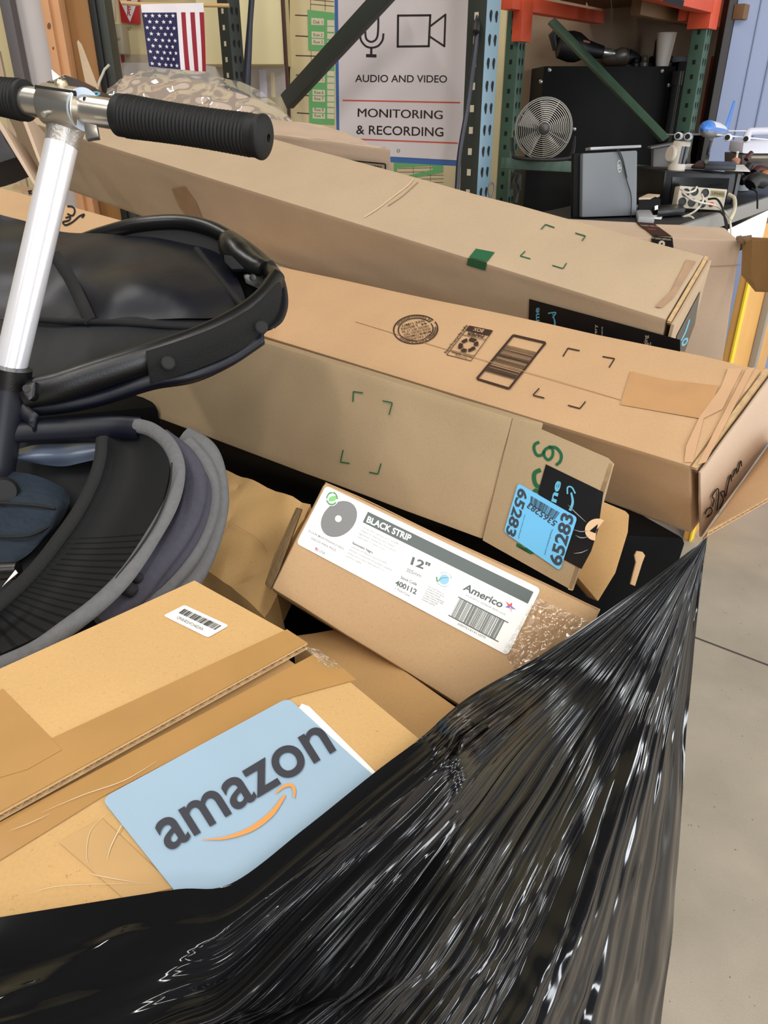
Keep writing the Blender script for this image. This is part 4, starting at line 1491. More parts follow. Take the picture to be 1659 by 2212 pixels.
for stroke in (((400, 1760), (430, 1700), (470, 1690), (475, 1740), (430, 1790), (440, 1760)), ((480, 1680), (500, 1600), (480, 1560), (540, 1480), (550, 1560), (530, 1720)), ((560, 1700), (600, 1600), (570, 1530), (610, 1510), (620, 1580)), ((630, 1560), (650, 1450), (680, 1330), (690, 1400)), ((700, 1360), (740, 1260), (750, 1320)), ((760, 1300), (790, 1180), (800, 1240))):
    pr.path([z4(*s) for s in stroke], 2.6, ink, 1)
pr.build('marker_scrawl', t)
# flap hanging open at the lower right
b0, b1 = B[1] - inB * .016 - nB * .134, B[2] - inB * .016 - nB * .134
q = [b0, P(1529, 1150, .93), P(1705, 1050, .95), P(1712, 930, 1.04), b1]
prism('open_flap', q, Vector((.0, 0, -.004)), kraft_orange, t, bevel=.0006)
corrugated('cut_edge', P(1529, 1150, .929), P(1705, 1050, .949), (b1 - P(1705, 1050, .949)).normalized(), Vector((-.2, -.5, -.8)).normalized(), .0045, kraft_edge, t, pitch=.007, depth=.006)

# ---- carton C: olive one leaning in front, with the labelled flap
plC = Plane(P(1040, 1165, .92), 0, (-.55, -.75, .36))
nC = plC.n
Cq = offplane(plC, ((225, 861), (1040, 1166), (1107, 903), (215, 630)))
t = thing('leaning_carton', 'olive kraft carton leaning on its side with blue numbered label', 'carton', ctr(Cq) - nC * .1)
prism('carton_body', Cq, -nC * .10, kraft_olive, t, cuts=12, amp=.003, bevel=.002, seed=3)
pr = Print(plC)
for c3 in (((763, 868), (764, 846), (785, 849)), ((827, 866), (848, 870), (841, 896)), ((742, 972), (736, 998), (756, 1001)), ((798, 1020), (817, 1024), (824, 1001))):
    pr.corner(c3[0], c3[1], c3[2], 2.6, green_ink)
pr.build('printed_corners', t)
plF_ = Plane(P(1105, 905, .0) + (plC.at(1105, 905) - P(1105, 905, 0)), 0, (-.50, -.78, .38))
fq = [plF_.at(*p) for p in ((1042, 1167), (1236, 1276), (1250, 1238), (1262, 1205), (1303, 1085), (1325, 1002), (1312, 989), (1108, 901))]
prism('flap', fq, -plF_.n * .004, kraft_olive, t, bevel=.0006)
ap, bp = plF_.at(1325, 1002), plF_.at(1236, 1276)
corrugated('cut_edge', ap, bp, (plF_.at(1250, 1100) - plF_.at(1290, 1110)).normalized(), -plF_.n, .0045, kraft_edge, t, pitch=.006, depth=.005)
z = ZT(1060, 900, 4.879)
pr = Print(plF_)
for p, w_ in (([(515, 268), (470, 290), (458, 340), (490, 405), (545, 400), (580, 345), (640, 320), (700, 335), (745, 400), (735, 470), (690, 512)], 6.4), ([(560, 360), (570, 420), (610, 455), (650, 420), (655, 350), (610, 310)], 6.0)):
    pr.path([z(*a) for a in p], w_, green_ink)
pr.path([z(*a) for a in ((530, 560), (470, 590), (458, 650), (480, 720), (530, 745))], 9, green_ink)
pr.poly([z(*a) for a in ((430, 790), (470, 755), (520, 770), (520, 810))], green_ink)
pr.poly([z(*a) for a in ((275, 1330), (320, 1350), (370, 1410), (420, 1450), (455, 1445), (440, 1400), (360, 1380), (270, 1365))], green_ink)
pr.build('green_lettering', t)
pr = Print(plF_, .001)
tb = [z(*a) for a in ((585, 502), (1190, 795), (1135, 1190), (1060, 1420), (960, 1605), (780, 1510), (500, 800))]
pr.poly(tb, black_tape)
pr.text('ne', z(690, 910), z(745, 690), z(615, 880), teal_print, 1, bold=.03)
pr.path([z(840, 990), z(868, 900), z(852, 800)], lambda u: 6.5 - 2.5 * u, teal_print, 1)
pr.path([z(812, 815), z(815, 745), z(858, 745), z(895, 810)], 3.2, teal_print, 1)
pr.ring(z(1120, 1190), (24, 6), (-8, 23), 0, 1, M('tape_cream', (226, 190, 150), .5), 1, 80, 290, 24)
pr.poly([z(1135, 1130), z(1045, 1205), z(1110, 1230)], black_tape, 1.6)
pr.build('printed_tape', t, label='black tape with blue smile arrow')
glint = M('tape_wrinkle', (150, 150, 156), .2, spec=.8)  # pale grey strokes painted on as glints
pr = Print(plF_, .0022)
LQ = [z(145, 1215), z(735, 1622), z(920, 1060), z(295, 700)]
pr.rpoly(LQ, blue_label, 0, .07)
num = M('label_ink', (52, 62, 72), .6)
pr.text('65283', z(310, 745), z(165, 1225), z(405, 800), num, 1, bold=.03)
pr.text('65283', z(740, 1580), z(882, 1050), z(615, 1530), num, 1, bold=.03)
pr.bars([z(735, 1010), z(425, 830), z(415, 925), z(680, 1085)], 34, num, 1, seed=9)
pr.text('5365283', z(712, 1110), z(420, 905), z(672, 1160), num, 1, bold=.02)
pr.text('VistaAuction.com', z(650, 1180), z(570, 1450), z(668, 1186), num, 1)
pr.text('VistaAuction.com', z(292, 1285), z(365, 1030), z(305, 1290), num, 1)
pr.build('number_label', t, label='pale blue numbered auction label')
# painted glints on crumpled clear tape at the flap's torn tip
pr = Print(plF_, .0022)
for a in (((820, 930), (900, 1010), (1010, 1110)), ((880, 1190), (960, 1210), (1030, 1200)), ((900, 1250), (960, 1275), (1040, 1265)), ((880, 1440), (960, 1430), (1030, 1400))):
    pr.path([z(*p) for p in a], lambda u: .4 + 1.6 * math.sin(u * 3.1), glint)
pr.build('painted_glints', t)

# ---- small brown piece behind the flap, and torn scrap
d_ = .98
q = [P(*p) for p in ((1190, 1180, d_), (1292, 1300, d_), (1330, 1238, d_), (1357, 1150, d_), (1360, 1112, d_), (1352, 1104, d_), (1290, 1078, d_), (1200, 1040, d_))]
tag(prism('folded_carton', q, FW * .05, kraft_brown, None, bevel=.002), 'brown folded carton piece half hidden behind the labelled flap', 'carton')
q = [P(*p) for p in ((1362, 1262, .98), (1372, 1266, .98), (1388, 1215, .98), (1394, 1200, .98), (1388, 1192, .98), (1376, 1190, .98), (1371, 1200, .98), (1374, 1215, .98))]
o = prism('torn_scrap', q, FW * .004, kraft_tan, bevel=.0006)
tag(o, 'torn kraft scrap standing in the dark gap by the film corner', 'scrap')

# ---- carton D: crumpled brown one behind the stroller hood
q = [P(*p) for p in ((415, 1215, .93), (500, 1268, .90), (572, 1336, .875), (600, 1290, .88), (588, 1250, .885), (640, 1150, .93), (672, 1096, .96), (560, 1050, 1.0), (487, 1016, 1.03), (455, 1080, 1.0))]
t = thing('crumpled_carton', 'crumpled golden brown carton between stroller hood and floor pad box', 'carton', ctr(q))
dn = (q[2] - q[0]).cross(q[8] - q[0]).normalized()
if dn.dot(FW) < 0:
    dn = -dn
bm = bmesh.new()
vv = [bm.verts.new(p) for p in q]
bm.faces.new(vv)
bmesh.ops.triangulate(bm, faces=bm.faces[:])
bmesh.ops.subdivide_edges(bm, edges=bm.edges[:], cuts=5, use_grid_fill=True)
for v in bm.verts:
    v.co -= dn * (abs(noise.noise(v.co * 22)) * .012)
r = bmesh.ops.extrude_face_region(bm, geom=bm.faces[:])
for v in [g for g in r['geom'] if isinstance(g, bmesh.types.BMVert)]:
    v.co += dn * .1
mk_bm('carton_body', bm, kraft_gold, t, angle=25)
pD = plane3(q[0], q[3], q[8])
pr = Print(pD, .016)
pr.path([(455, 1135), (490, 1140), (560, 1180), (585, 1210)], 1.3, crease)
pr.path([(505, 1150), (470, 1200), (452, 1235)], 1.3, crease)
pr.build('crease', t)

# ---- floor pad box with the long label
nM = Vector((.12, -.80, .58)).normalized()
plM = Plane(P(700, 1045, .80), 0, nM)
Mq = [plM.at(*p) for p in ((583, 1272), (1180, 1640), (1300, 1316), (702, 1039))]
t = thing('pad_box', 'kraft box of floor pads with long white label facing up', 'carton', ctr(Mq) - nM * .2)
prism('carton_body', Mq, -nM * .20, kraft_tan, t, cuts=10, amp=.002, bevel=.005, seed=6)
LB = [(640, 1174), (1096, 1416), (1168, 1272), (704, 1049)]
z = ZT(560, 1000, 2.1269)
za = ZT(640, 1040, 5.7207)
zb_ = ZT(840, 1150, 4.879)
pr = Print(plM)
pr.rpoly(LB, white_paper, 0, .07)
pr.poly([za(885, 375), zb_(1522, 628), zb_(1462, 752), za(820, 505)], dark_grey_print, 1)
pr.text('BLACK STRIP', za(862, 500), za(1400, 742), za(890, 425), white_paper, 2, bold=.03)
pr.ring(z(366, 258), np.array(z(447, 245)) - np.array(z(366, 258)) + np.array((0, 5)), (-9, 39), 0, 1, mid_grey_print, 1)
pr.ring(z(363, 257), (7.2, 0), (0, 7.2), 0, 1, white_paper, 2, seg=24)
gc = za(440, 215)
pr.ring(gc, (14, 0), (0, 16), 0, 1, white_paper, 3)
pr.ring(gc, (12, 4), (-4, 14), .78, 1, dark_green_print, 4, 20, 150)
pr.ring(gc, (12, 4), (-4, 14), .78, 1, dark_green_print, 4, 165, 250)
pr.ring(gc, (12, 4), (-4, 14), .78, 1, dark_green_print, 4, 265, 350)
pr.poly([za(395, 250), za(405, 205), za(440, 185), za(505, 175), za(500, 215), za(470, 245), za(430, 252)], green_print, 4)
pr.text('FULL', za(405, 160), za(490, 148), za(402, 140), dark_green_print, 5)
pr.text('CYCLE', za(400, 292), za(475, 290), za(398, 274), dark_green_print, 5)
pr.text('FLOOR MAINTENANCE PADS', za(148, 622), za(583, 848), za(160, 598), mid_grey_print, 1, bold=.005)
pr.text('DISCOS PARA PISOS', za(180, 712), za(486, 868), za(190, 685), mid_grey_print, 1, bold=.005)
pr.text('USA', za(276, 870), za(350, 910), za(290, 835), mid_grey_print, 1)
pr.poly([za(235, 812), za(272, 830), za(268, 868), za(228, 850)], M('flag_pink', (226, 150, 160), .5), 1)
pr.poly([za(240, 814), za(258, 822), za(254, 836), za(238, 828)], M('flag_dot', (120, 110, 140), .5), 2)
pr.text('MADE IN THE', za(290, 815), za(375, 855), za(292, 805), grey_print, 1)
for k, tx in enumerate(('Use with floor machines up to 350 RPM.', 'Designed for heavy duty wet stripping.', 'Aggressively removes floor finish and dirt.', 'Cleans down to original surface.')):
    x, y = 812 - k * 22, 572 + k * 38
    w = (445, 415, 460, 345)[k]
    pr.text(tx, za(x, y), za(x + w, y + w * .49), za(x + 12, y - 24), grey_print, 1, shear=.2)
pr.text('Removedor Negro', za(690, 772), za(940, 895), za(703, 742), dark_grey_print, 1, bold=.02)
for k, tx in enumerate(('Velocidad de Maquina: Hasta 350 RPM', 'Remueve acumulaciones de suciedad y acabados', 'antiguos en los pisos, hasta descubrir la', 'superficie original.')):
    x, y = 672 - k * 22, 812 + k * 38
    w = (440, 530, 440, 195)[k]
    pr.text(tx, za(x, y), za(x + w, y + w * .49), za(x + 12, y - 24), grey_print, 1, shear=.2)
pr.text('12"', zb_(225, 335), zb_(415, 408), zb_(250, 255), dark_grey_print, 1, bold=.03)
pr.text('305mm', zb_(178, 410), zb_(335, 478), zb_(192, 370), mid_grey_print, 1)
pr.text('Stock Code', zb_(120, 485), zb_(288, 562), zb_(132, 455), dark_grey_print, 1, bold=.01)
pr.text('400112', zb_(62, 550), zb_(282, 655), zb_(80, 498), dark_grey_print, 1, bold=.03)
pr.text('5 Pads/Case', zb_(58, 598), zb_(215, 678), zb_(68, 575), mid_grey_print, 1)
gs = zb_(582, 497)
pr.ring(gs, (10.5, 0), (0, 11), 0, 1, blue_print, 1, seg=24)
pr.path([zb_(500, 470), zb_(512, 515), zb_(560, 480), zb_(655, 478)], lambda u: 2.8 * (1 - u) + .4, dark_green_print, 2)
pr.arc('GREEN SEAL', gs, (16.5, 7), (7, -15), .84, .16, 150, 30, mid_grey_print, 1)
pr.arc('CERTIFIED', gs, (16.5, 7), (-7, 15), 1.0, -.16, 150, 30, mid_grey_print, 1)
for k, tx in enumerate(('Full Circle Products are', 'certified by Green Seal for', 'Environmental Innovation', 'based on faster biodegradation', 'in landfill conditions and 100%', 'recycled content fiber.', 'GreenSeal.org/GS20')):
    x, y = 412 - k * 12, 575 + k * 22
    w = (165, 180, 150, 205, 200, 165, 140)[k]
    pr.text(tx, zb_(x, y), zb_(x + w, y + w * .5), zb_(x + 7, y - 15), mid_grey_print, 1)
pr.text('Americo', zb_(775, 600), zb_(1180, 795), zb_(815, 535), dark_grey_print, 1, bold=.025)
pr.text('ACWORTH, GEORGIA 30101 U.S.A.', zb_(805, 668), zb_(1225, 876), zb_(812, 650), grey_print, 1)
st = np.array(zb_(1275, 782))
cols = (red_print, navy_print, M('star_pink', (236, 180, 180), .5), navy_print, red_print)
for k in range(5):
    a = math.radians(72 * k - 60)
    pts = [(0, 0), (.38 * math.cos(a - .63), .38 * math.sin(a - .63)), (math.cos(a), math.sin(a)), (.38 * math.cos(a + .63), .38 * math.sin(a + .63))]
    pr.poly([st + np.array((12.5 * u + 2 * v, 12.5 * v + 4 * u)) for u, v in pts], cols[k], 1)
pr.line(zb_(728, 680), zb_(1257, 952), 2.2, dark_grey_print, 1)
pr.line(zb_(625, 872), zb_(1152, 1152), 2.2, dark_grey_print, 1)
pr.bars([zb_(650, 880), zb_(1125, 1132), zb_(1225, 940), zb_(745, 694)], 44, dark_grey_print, 1, seed=3)
pr.text('50075141411070', zb_(720, 970), zb_(1010, 1120), zb_(730, 950), mid_grey_print, 1)
pr.text('5/24/2022', za(1475, 640), za(1575, 690), za(1482, 622), grey_print, 1)
pr.text('9:51:08 AM', za(1590, 692), za(1670, 735), za(1597, 675), grey_print, 1)
pr.build('product_label', t, label='long white product label')
inM = (Mq[2] - Mq[3]).normalized()
pr = Print(plM, .0012)
pr.path([(703, 1043), (800, 1085), (930, 1148), (1060, 1207), (1180, 1262), (1292, 1316)], 2, crease)
pr.build('crease', t)
# clear wrap pulled tight and glinting over the right end
clear = bpy.data.materials.new('clear_wrap')
clear.use_nodes = True
nt = clear.node_tree
b_ = nt.nodes['Principled BSDF']
b_.inputs['Base Color'].default_value = (.95, .93, .9, 1)
b_.inputs['Roughness'].default_value = .09
b_.inputs['Specular IOR Level'].default_value = .9
tr = nt.nodes.new('ShaderNodeBsdfTransparent')
mxs = nt.nodes.new('ShaderNodeMixShader')
gl = nt.nodes.new('ShaderNodeBsdfGlossy')
gl.inputs['Roughness'].default_value = .1
lw = nt.nodes.new('ShaderNodeLayerWeight')
lw.inputs['Blend'].default_value = .28
mr_ = nt.nodes.new('ShaderNodeMapRange')
mr_.inputs['To Min'].default_value = .12
mr_.inputs['To Max'].default_value = .6
nt.links.new(lw.outputs['Fresnel'], mr_.inputs['Value'])
nt.links.new(mr_.outputs[0], mxs.inputs[0])
nt.links.new(tr.outputs[0], mxs.inputs[1])
nt.links.new(gl.outputs[0], mxs.inputs[2])
nt.links.new(mxs.outputs[0], nt.nodes['Material Output'].inputs['Surface'])


def wrinkled(name, pts, pl, parent, nu, nv, amp, scale, h, stretch=(1, 1), label=None, mat=clear):
    """thin wrinkled clear film lying close over a quad of a plane"""
    q = [np.array(p, float) for p in pts]
    vs, fs = [], []
    for i in range(nv + 1):
        for j in range(nu + 1):
            u, v = j / nu, i / nv
            p = (1 - v) * ((1 - u) * q[0] + u * q[1]) + v * ((1 - u) * q[3] + u * q[2])
            w = pl.at(p[0], p[1])
            nn = noise.noise(Vector((u * scale * stretch[0], v * scale * stretch[1], 3.3))) + .5 * noise.noise(Vector((u * scale * stretch[0] * 2.3, v * scale * 2.3 * stretch[1], 8.1)))
            vs.append(w + pl.n * (h + amp * (nn + 1)))
    for i in range(nv):
        for j in range(nu):
            a = i * (nu + 1) + j
            fs.append((a, a + 1, a + nu + 2, a + nu + 1))
    return mk(name, vs, fs, mat, parent, smooth=True, label=label)


wrinkled('clear_wrap', ((1085, 1405), (1150, 1520), (1330, 1370), (1155, 1290)), plM, t, 110, 100, .0024, 13, .0012, (1, 1), 'glinting clear wrap over the end')
plMl = plane3(Mq[0], Mq[3], Mq[0] - nM * .1)
corrugated('cut_edge', Mq[2] - inM * .03 - nM * .004, Mq[2] + inM * .0 - nM * .004, -(Mq[2] - Mq[1]).normalized(), -nM, .004, kraft_edge, t, pitch=.006, depth=.005)
q = [P(*p) for p in ((583, 1275, .79), (602, 1236, .80), (652, 1100, .84), (640, 1096, .86), (592, 1200, .84), (572, 1262, .81))]
prism('end_tape', q, FW * .01, M('crinkled_tape', (160, 134, 104), .18, spec=.7, bump=.9, bscale=120), t, bevel=.001)

# ---- lower carton glimpsed in the gap
plH = Plane(Vector((0, 0, 1.03)), 0, (0, 0, 1))
q = offplane(plH, ((630, 1372), (742, 1352), (1040, 1560), (900, 1640)))
tag(prism('sunken_carton', q, -Z * .15, kraft_brown, None, cuts=6, amp=.003, bevel=.004, seed=8), 'brown carton sunk in the shadowed gap below the pad box', 'carton')

# ---- near carton with its two flaps, seam and tape
zE = 1.1995
plE = Plane(Vector((0, 0, zE)), 0, (0, 0, 1))
plFl = Plane(Vector((0, 0, zE - .006)), 0, (0, 0, 1))
e_fr, e_sr, e_sl, e_fl = plE.at(420, 1254), plE.at(664, 1389), plE.at(-160, 1845), plE.at(-160, 1517)
f_sr, f_nr = plFl.at(682, 1411), plFl.at(972, 1650)
f_sl = plFl.at(-160, 1862)
f_nl = f_sl + (f_nr - f_sr)
t = thing('near_carton', 'golden kraft carton in front with taped seam and white sticker', 'carton', (e_sl + e_sr) / 2 - Z * .18)
bq = [e_fl - Z * .011, e_fr - Z * .011, f_nr - Z * .0048 - (f_nr - f_sr) * .01, f_nl - Z * .0048]
for v in bq:
    v.z = zE - .0115
prism('carton_body', bq, -Z * .16, kraft_gold, t, cuts=8, amp=.002, bevel=.003, seed=4)
fe = prism('flap', [e_sl, e_sr, e_fr, e_fl], -Z * .0008, kraft_gold, t, bevel=0)
inE = (e_fr - e_sr).normalized()
q = [e_sl + inE * .011 - Z * .0009, e_sr + inE * .011 - Z * .0009, e_fr - Z * .0009, e_fl - Z * .0009]
prism('flap_core', q, -Z * .0042, kraft_gold, t, bevel=0)
ce = corrugated('cut_edge', e_sl - Z * .0053, e_sr - Z * .0053, inE, Z, .0045, kraft_edge, t, pitch=.0072, depth=.0105)
prism('flap', [f_nl, f_nr, f_sr, f_sl], -Z * .0045, kraft_gold, t, bevel=.0008)
pr = Print(plE, .0008)
pr.poly(((-160, 1723), (620, 1361), (664, 1390), (-160, 1844)), tape_brown)
pr.poly(((-60, 1560), (5, 1490), (135, 1622), (60, 1665), (-60, 1700)), tape_brown, 1)
pr.build('packing_tape', t, label='glossy brown tape along the seam')
pr = Print(plFl, .0008)
pr.poly(((-160, 1864), (684, 1412), (742, 1446), (770, 1470), (630, 1508), (220, 1724), (-160, 1960)), tape_brown)
pr.build('packing_tape', t)
pr = Print(plFl, .0011)
pr.poly(((128, 1822), (220, 1770), (380, 1920), (270, 1945)), M('tape_patch_gold', (196, 158, 106), .35, var=.05, vscale=18), 0)
pr.build('packing_tape', t)
pr = Print(plFl, .0018)  # thin pale strokes painted as glints along the tape
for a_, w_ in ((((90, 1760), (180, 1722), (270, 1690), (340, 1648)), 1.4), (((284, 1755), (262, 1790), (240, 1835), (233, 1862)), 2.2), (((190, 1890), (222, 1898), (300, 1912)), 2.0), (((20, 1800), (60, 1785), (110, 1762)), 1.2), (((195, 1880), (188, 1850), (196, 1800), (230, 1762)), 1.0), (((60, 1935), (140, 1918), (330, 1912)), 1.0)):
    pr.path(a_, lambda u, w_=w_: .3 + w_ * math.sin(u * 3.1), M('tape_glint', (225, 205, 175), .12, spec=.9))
pr.build('painted_glints', t)
wrinkled('clear_wrap', ((655, 1400), (690, 1408), (745, 1450), (700, 1445)), plE, t, 30, 30, .0008, 6, .0012, (1, 1))
zl = ZT(0, 860, 2.37)
pr = Print(plE)
pr.rpoly([zl(836, 1117), zl(1065, 1230), zl(1173, 1168), zl(945, 1062)], white_paper, 0, .12)
pr.bars([zl(915, 1105), zl(1105, 1194), zl(1140, 1172), zl(945, 1083)], 38, ink, 1, seed=12)
pr.text('LPNNE5VCH6D4X', zl(905, 1134), zl(1038, 1197), zl(912, 1118), mid_grey_print, 1)
pr.build('barcode_sticker', t, label='white barcode sticker')
# ---- pale blue card and the white card under it
plK = Plane(Vector((0, 0, zE - .003)), 0, (0, 0, 1))
kq = [plK.at(*p) for p in ((418, 1975), (838, 1704), (622, 1507), (219, 1725))]
plW = Plane(Vector((0, 0, zE - .0045)), 0, (0, 0, 1))
wq = [plW.at(*p) for p in ((560, 1640), (820, 1676), (668, 1526), (652, 1520))]
o = prism('white_card', wq, -Z * .0006, white_paper, bevel=0)
tag(o, 'white card peeking out from under the pale blue card', 'card')


def rounded(q, r=.006):
    out = []
    for i in range(len(q)):
        p, a, b = q[i], q[i - 1], q[(i + 1) % len(q)]
        u, w = p + (a - p).normalized() * r, p + (b - p).normalized() * r
        for k in range(6):
            tt = k / 5
            out.append(u * (1 - tt) ** 2 + p * 2 * tt * (1 - tt) + w * tt * tt)
    return out


t = thing('gift_card', 'large pale blue card with dark lettering and orange smile arrow', 'card', ctr(kq))
prism('card_sheet', rounded(kq), -Z * .0009, card_blue, t, bevel=0)
zk = ZT(0, 1400, 1.8433)
pr = Print(plK)
pr.text('amazon', zk(672, 812), zk(1338, 408), zk(572, 652), slate_ink, 1, bold=.014)
pr.path([zk(805, 768), zk(900, 760), zk(1000, 725), zk(1080, 665), zk(1135, 590)], lambda u: 1.5 + 10 * math.sin(math.pi * u ** 1.25 * .88), orange_ink, 1)
pr.path([zk(1098, 583), zk(1130, 556), zk(1160, 550), zk(1172, 570), zk(1172, 602)], lambda u: 3 + 4.2 * math.sin(u * 3.1), orange_ink, 1)
pr.build('card_print', t, label='dark word with orange arrow under it')

# ---- cartons at the back: the one right of A, the ones under clear film, the marked one on the left
plG = Plane(P(1600, 520, 1.5), 0, (-.1, -.1, .99))
G = offplane(plG, ((1150, 505), (1604, 519), (1566, 489), (1150, 468)))
t = thing('scuffed_carton', 'big scuffed carton behind the long one beside the workbench', 'carton', ctr(G) - plG.n * .4)
prism('carton_body', G, -plG.n * .4, kraft_pink, t, cuts=8, amp=.006, bevel=.004, seed=10)
pr = Print(plG, .001)
pr.poly(((1372, 480), (1412, 483), (1452, 512), (1408, 508)), black_tape)
pr.text('handle with care', (1386, 489), (1428, 492), (1383, 486), pale_print, 1)
pr.text('www', (1400, 497), (1418, 498), (1398, 494), red_print, 1)
pr.build('black_tape', t)
plGf = plane3(G[0], G[1], G[1] - plG.n * .1)
pr = Print(plGf, .0015)
pr.poly(((1408, 509), (1453, 513), (1456, 545), (1405, 545)), black_tape)
pr.text('frustration', (1409, 515), (1450, 519), (1408, 510), pale_print, 1)
pr.ring((1430, 526), (7, 0), (0, 7), .3, 1, pale_print, 1)
pr.path([(1455, 575), (1530, 575), (1600, 572)], 1.4, crease, 0)
pr.build('black_tape', t)
fq = [P(*p) for p in ((1606, 520, 1.50), (1626, 512, 1.46), (1700, 515, 1.34), (1700, 632, 1.46), (1634, 629, 1.50), (1603, 592, 1.52))]
prism('side_flap', fq, FW * .005, kraft_brown, t, bevel=.0008)
bm = bmesh.new()
for k in range(26):
    x = 1598 + k * .9 + random.uniform(-1, 1)
    p = P(x, 520 + random.uniform(-6, 5), 1.492)
    s_ = .003 + random.random() * .004
    prism_bm([p + Vector((-s_, 0, -s_ * .5)), p + Vector((s_, 0, -s_)), p + Vector((s_ * .6, .001, s_)), p + Vector((-s_, .001, s_ * .7))], Y * .003, bevel=0, bm=bm)
o = mk_bm('torn_fibres', bm, M('torn_fibre', (110, 88, 66), .9), t)
o['kind'] = 'stuff'

plZ = Plane(P(845, 321, 1.98), 0, (-.08, -.30, .95))
Zq = offplane(plZ, ((380, 262), (845, 321), (700, 267), (330, 226)))
t = thing('dented_carton', 'dented kraft carton with printed barcode half wrapped behind the long one', 'carton', ctr(Zq) - plZ.n * .2)
prism('carton_body', Zq, -plZ.n * .2, kraft_pink, t, cuts=14, amp=.014, bevel=.004, seed=11)
plZf = plane3(Zq[0], Zq[1], Zq[1] - plZ.n * .1)
pr = Print(plZf, .004)
BQ = ((752, 345), (834, 353), (833, 420), (752, 410))
for i in range(4):
    pr.line(BQ[i], BQ[(i + 1) % 4], 3, ink, .2 * i)
pr.bars(((758, 405), (828, 412), (829, 358), (758, 350)), 24, ink, 1, seed=21)
pr.build('printed_barcode', t)
d_ = 2.36
q = [P(*p) for p in ((252, 189, d_), (632, 262, d_), (610, 240, d_), (560, 216, d_), (435, 172, d_), (268, 162, d_))]
t = thing('wrapped_carton', 'kraft carton bundled in shiny clear plastic under the flag', 'carton', ctr(q) - Z * .2)
qq = [P(238, 330, d_), P(640, 330, d_)] + q[1:]
prism('carton_body', qq + [q[0]], FW * .12, kraft_pink, t, cuts=0, bevel=.004)
film_c = bpy.data.materials.new('bag_film')
film_c.use_nodes = True
nt = film_c.node_tree
tr = nt.nodes.new('ShaderNodeBsdfTransparent')
gl = nt.nodes.new('ShaderNodeBsdfGlossy')
gl.inputs['Roughness'].default_value = .12
df = nt.nodes.new('ShaderNodeBsdfDiffuse')
df.inputs['Color'].default_value = (.9, .86, .84, 1)
m1 = nt.nodes.new('ShaderNodeMixShader')
m1.inputs[0].default_value = .16
m2 = nt.nodes.new('ShaderNodeMixShader')
lw = nt.nodes.new('ShaderNodeLayerWeight')
lw.inputs['Blend'].default_value = .3
mh_ = nt.nodes.new('ShaderNodeMath')
mh_.operation = 'MULTIPLY'
mh_.inputs[1].default_value = .45
nt.links.new(lw.outputs['Fresnel'], mh_.inputs[0])
nt.links.new(mh_.outputs[0], m2.inputs[0])
nt.links.new(tr.outputs[0], m1.inputs[1])
nt.links.new(df.outputs[0], m1.inputs[2])
nt.links.new(m1.outputs[0], m2.inputs[1])
nt.links.new(gl.outputs[0], m2.inputs[2])
nt.links.new(m2.outputs[0], nt.nodes['Material Output'].inputs['Surface'])
rows = (((232, 190, 2.33), (300, 154, 2.35), (420, 153, 2.35), (500, 172, 2.35), (560, 195, 2.34), (632, 258, 2.31)),
        ((230, 205, 2.30), (300, 190, 2.31), (420, 190, 2.31), (500, 200, 2.31), (570, 226, 2.31), (634, 266, 2.30)),
        ((232, 240, 2.28), (300, 230, 2.28), (420, 232, 2.28), (500, 240, 2.28), (575, 252, 2.28), (636, 276, 2.28)),
        ((236, 300, 2.27), (300, 300, 2.27), (420, 300, 2.27), (500, 300, 2.27), (575, 300, 2.27), (640, 300, 2.27)))
patch('plastic_bag', rows, film_c, t, nu=22, nv=16, ripple=.012, rs=26, label='shiny clear plastic bag')
# carton with black tape at the far left top
plT = Plane(P(150, 185, 2.15), 0, (-.05, -.35, .93))
Tq = offplane(plT, ((80, 214), (262, 262), (262, 216), (138, 158)))
t = thing('taped_carton', 'kraft carton with black tape and upright torn flap behind the handlebar', 'carton', ctr(Tq) - plT.n * .2)
prism('carton_body', Tq, -plT.n * .2, kraft_tan, t, cuts=4, amp=.004, bevel=.003)
pr = Print(plT, .0012)
pr.poly(((100, 178), (141, 163), (172, 174), (250, 214), (262, 226), (262, 250), (160, 215)), black_tape)
pr.text('HANDLE', (112, 179), (142, 169), (107, 174), pale_print, 1)
pr.text('p', (199, 208), (216, 208), (203, 194), teal_print, 1, bold=.03)
pr.build('black_tape', t)
q = [P(*p) for p in ((184, 178, 2.12), (213, 192, 2.12), (176, 96, 2.14), (168, 86, 2.14), (166, 92, 2.14))]
prism('torn_flap', q, Y * .005, kraft_pale, t, bevel=.0008)
q = [P(*p) for p in ((111, 150, 2.16), (114, 174, 2.16), (130, 166, 2.16))]
o = prism('paper_corner', q, Y * .002, white_paper, bevel=0)
tag(o, 'white paper corner sticking up beside the black taped carton', 'paper')
# marked carton at left
plL = Plane(P(150, 460, 1.5), 0, (-.1, -.35, .93))
Lq = offplane(plL, ((-160, 560), (430, 600), (440, 520), (-120, 372)))
t = thing('marked_carton', 'kraft carton with black marker letters low at the left edge', 'carton', ctr(Lq) - plL.n * .2)
prism('carton_body', Lq, -plL.n * .2, kraft_orange, t, cuts=6, amp=.003, bevel=.004, seed=14)
z5 = ZT(0, 140, 3.95)
pr = Print(plL, .0008)
for st_ in (((575, 1210), (620, 1215), (640, 1250), (620, 1290), (575, 1275)), ((560, 1310), (600, 1300), (590, 1330), (540, 1345), (560, 1370), (620, 1345), (680, 1295), (720, 1280), (700, 1310)), ((240, 1085), (270, 1080), (250, 1100), (300, 1105))):
    pr.path([z5(*p) for p in st_], 3.6, ink, 1)
pr.poly([z5(*p) for p in ((130, 1020), (320, 1065), (310, 1110), (100, 1060))], tape_dull, 0)
pr.build('marker_letters', t)
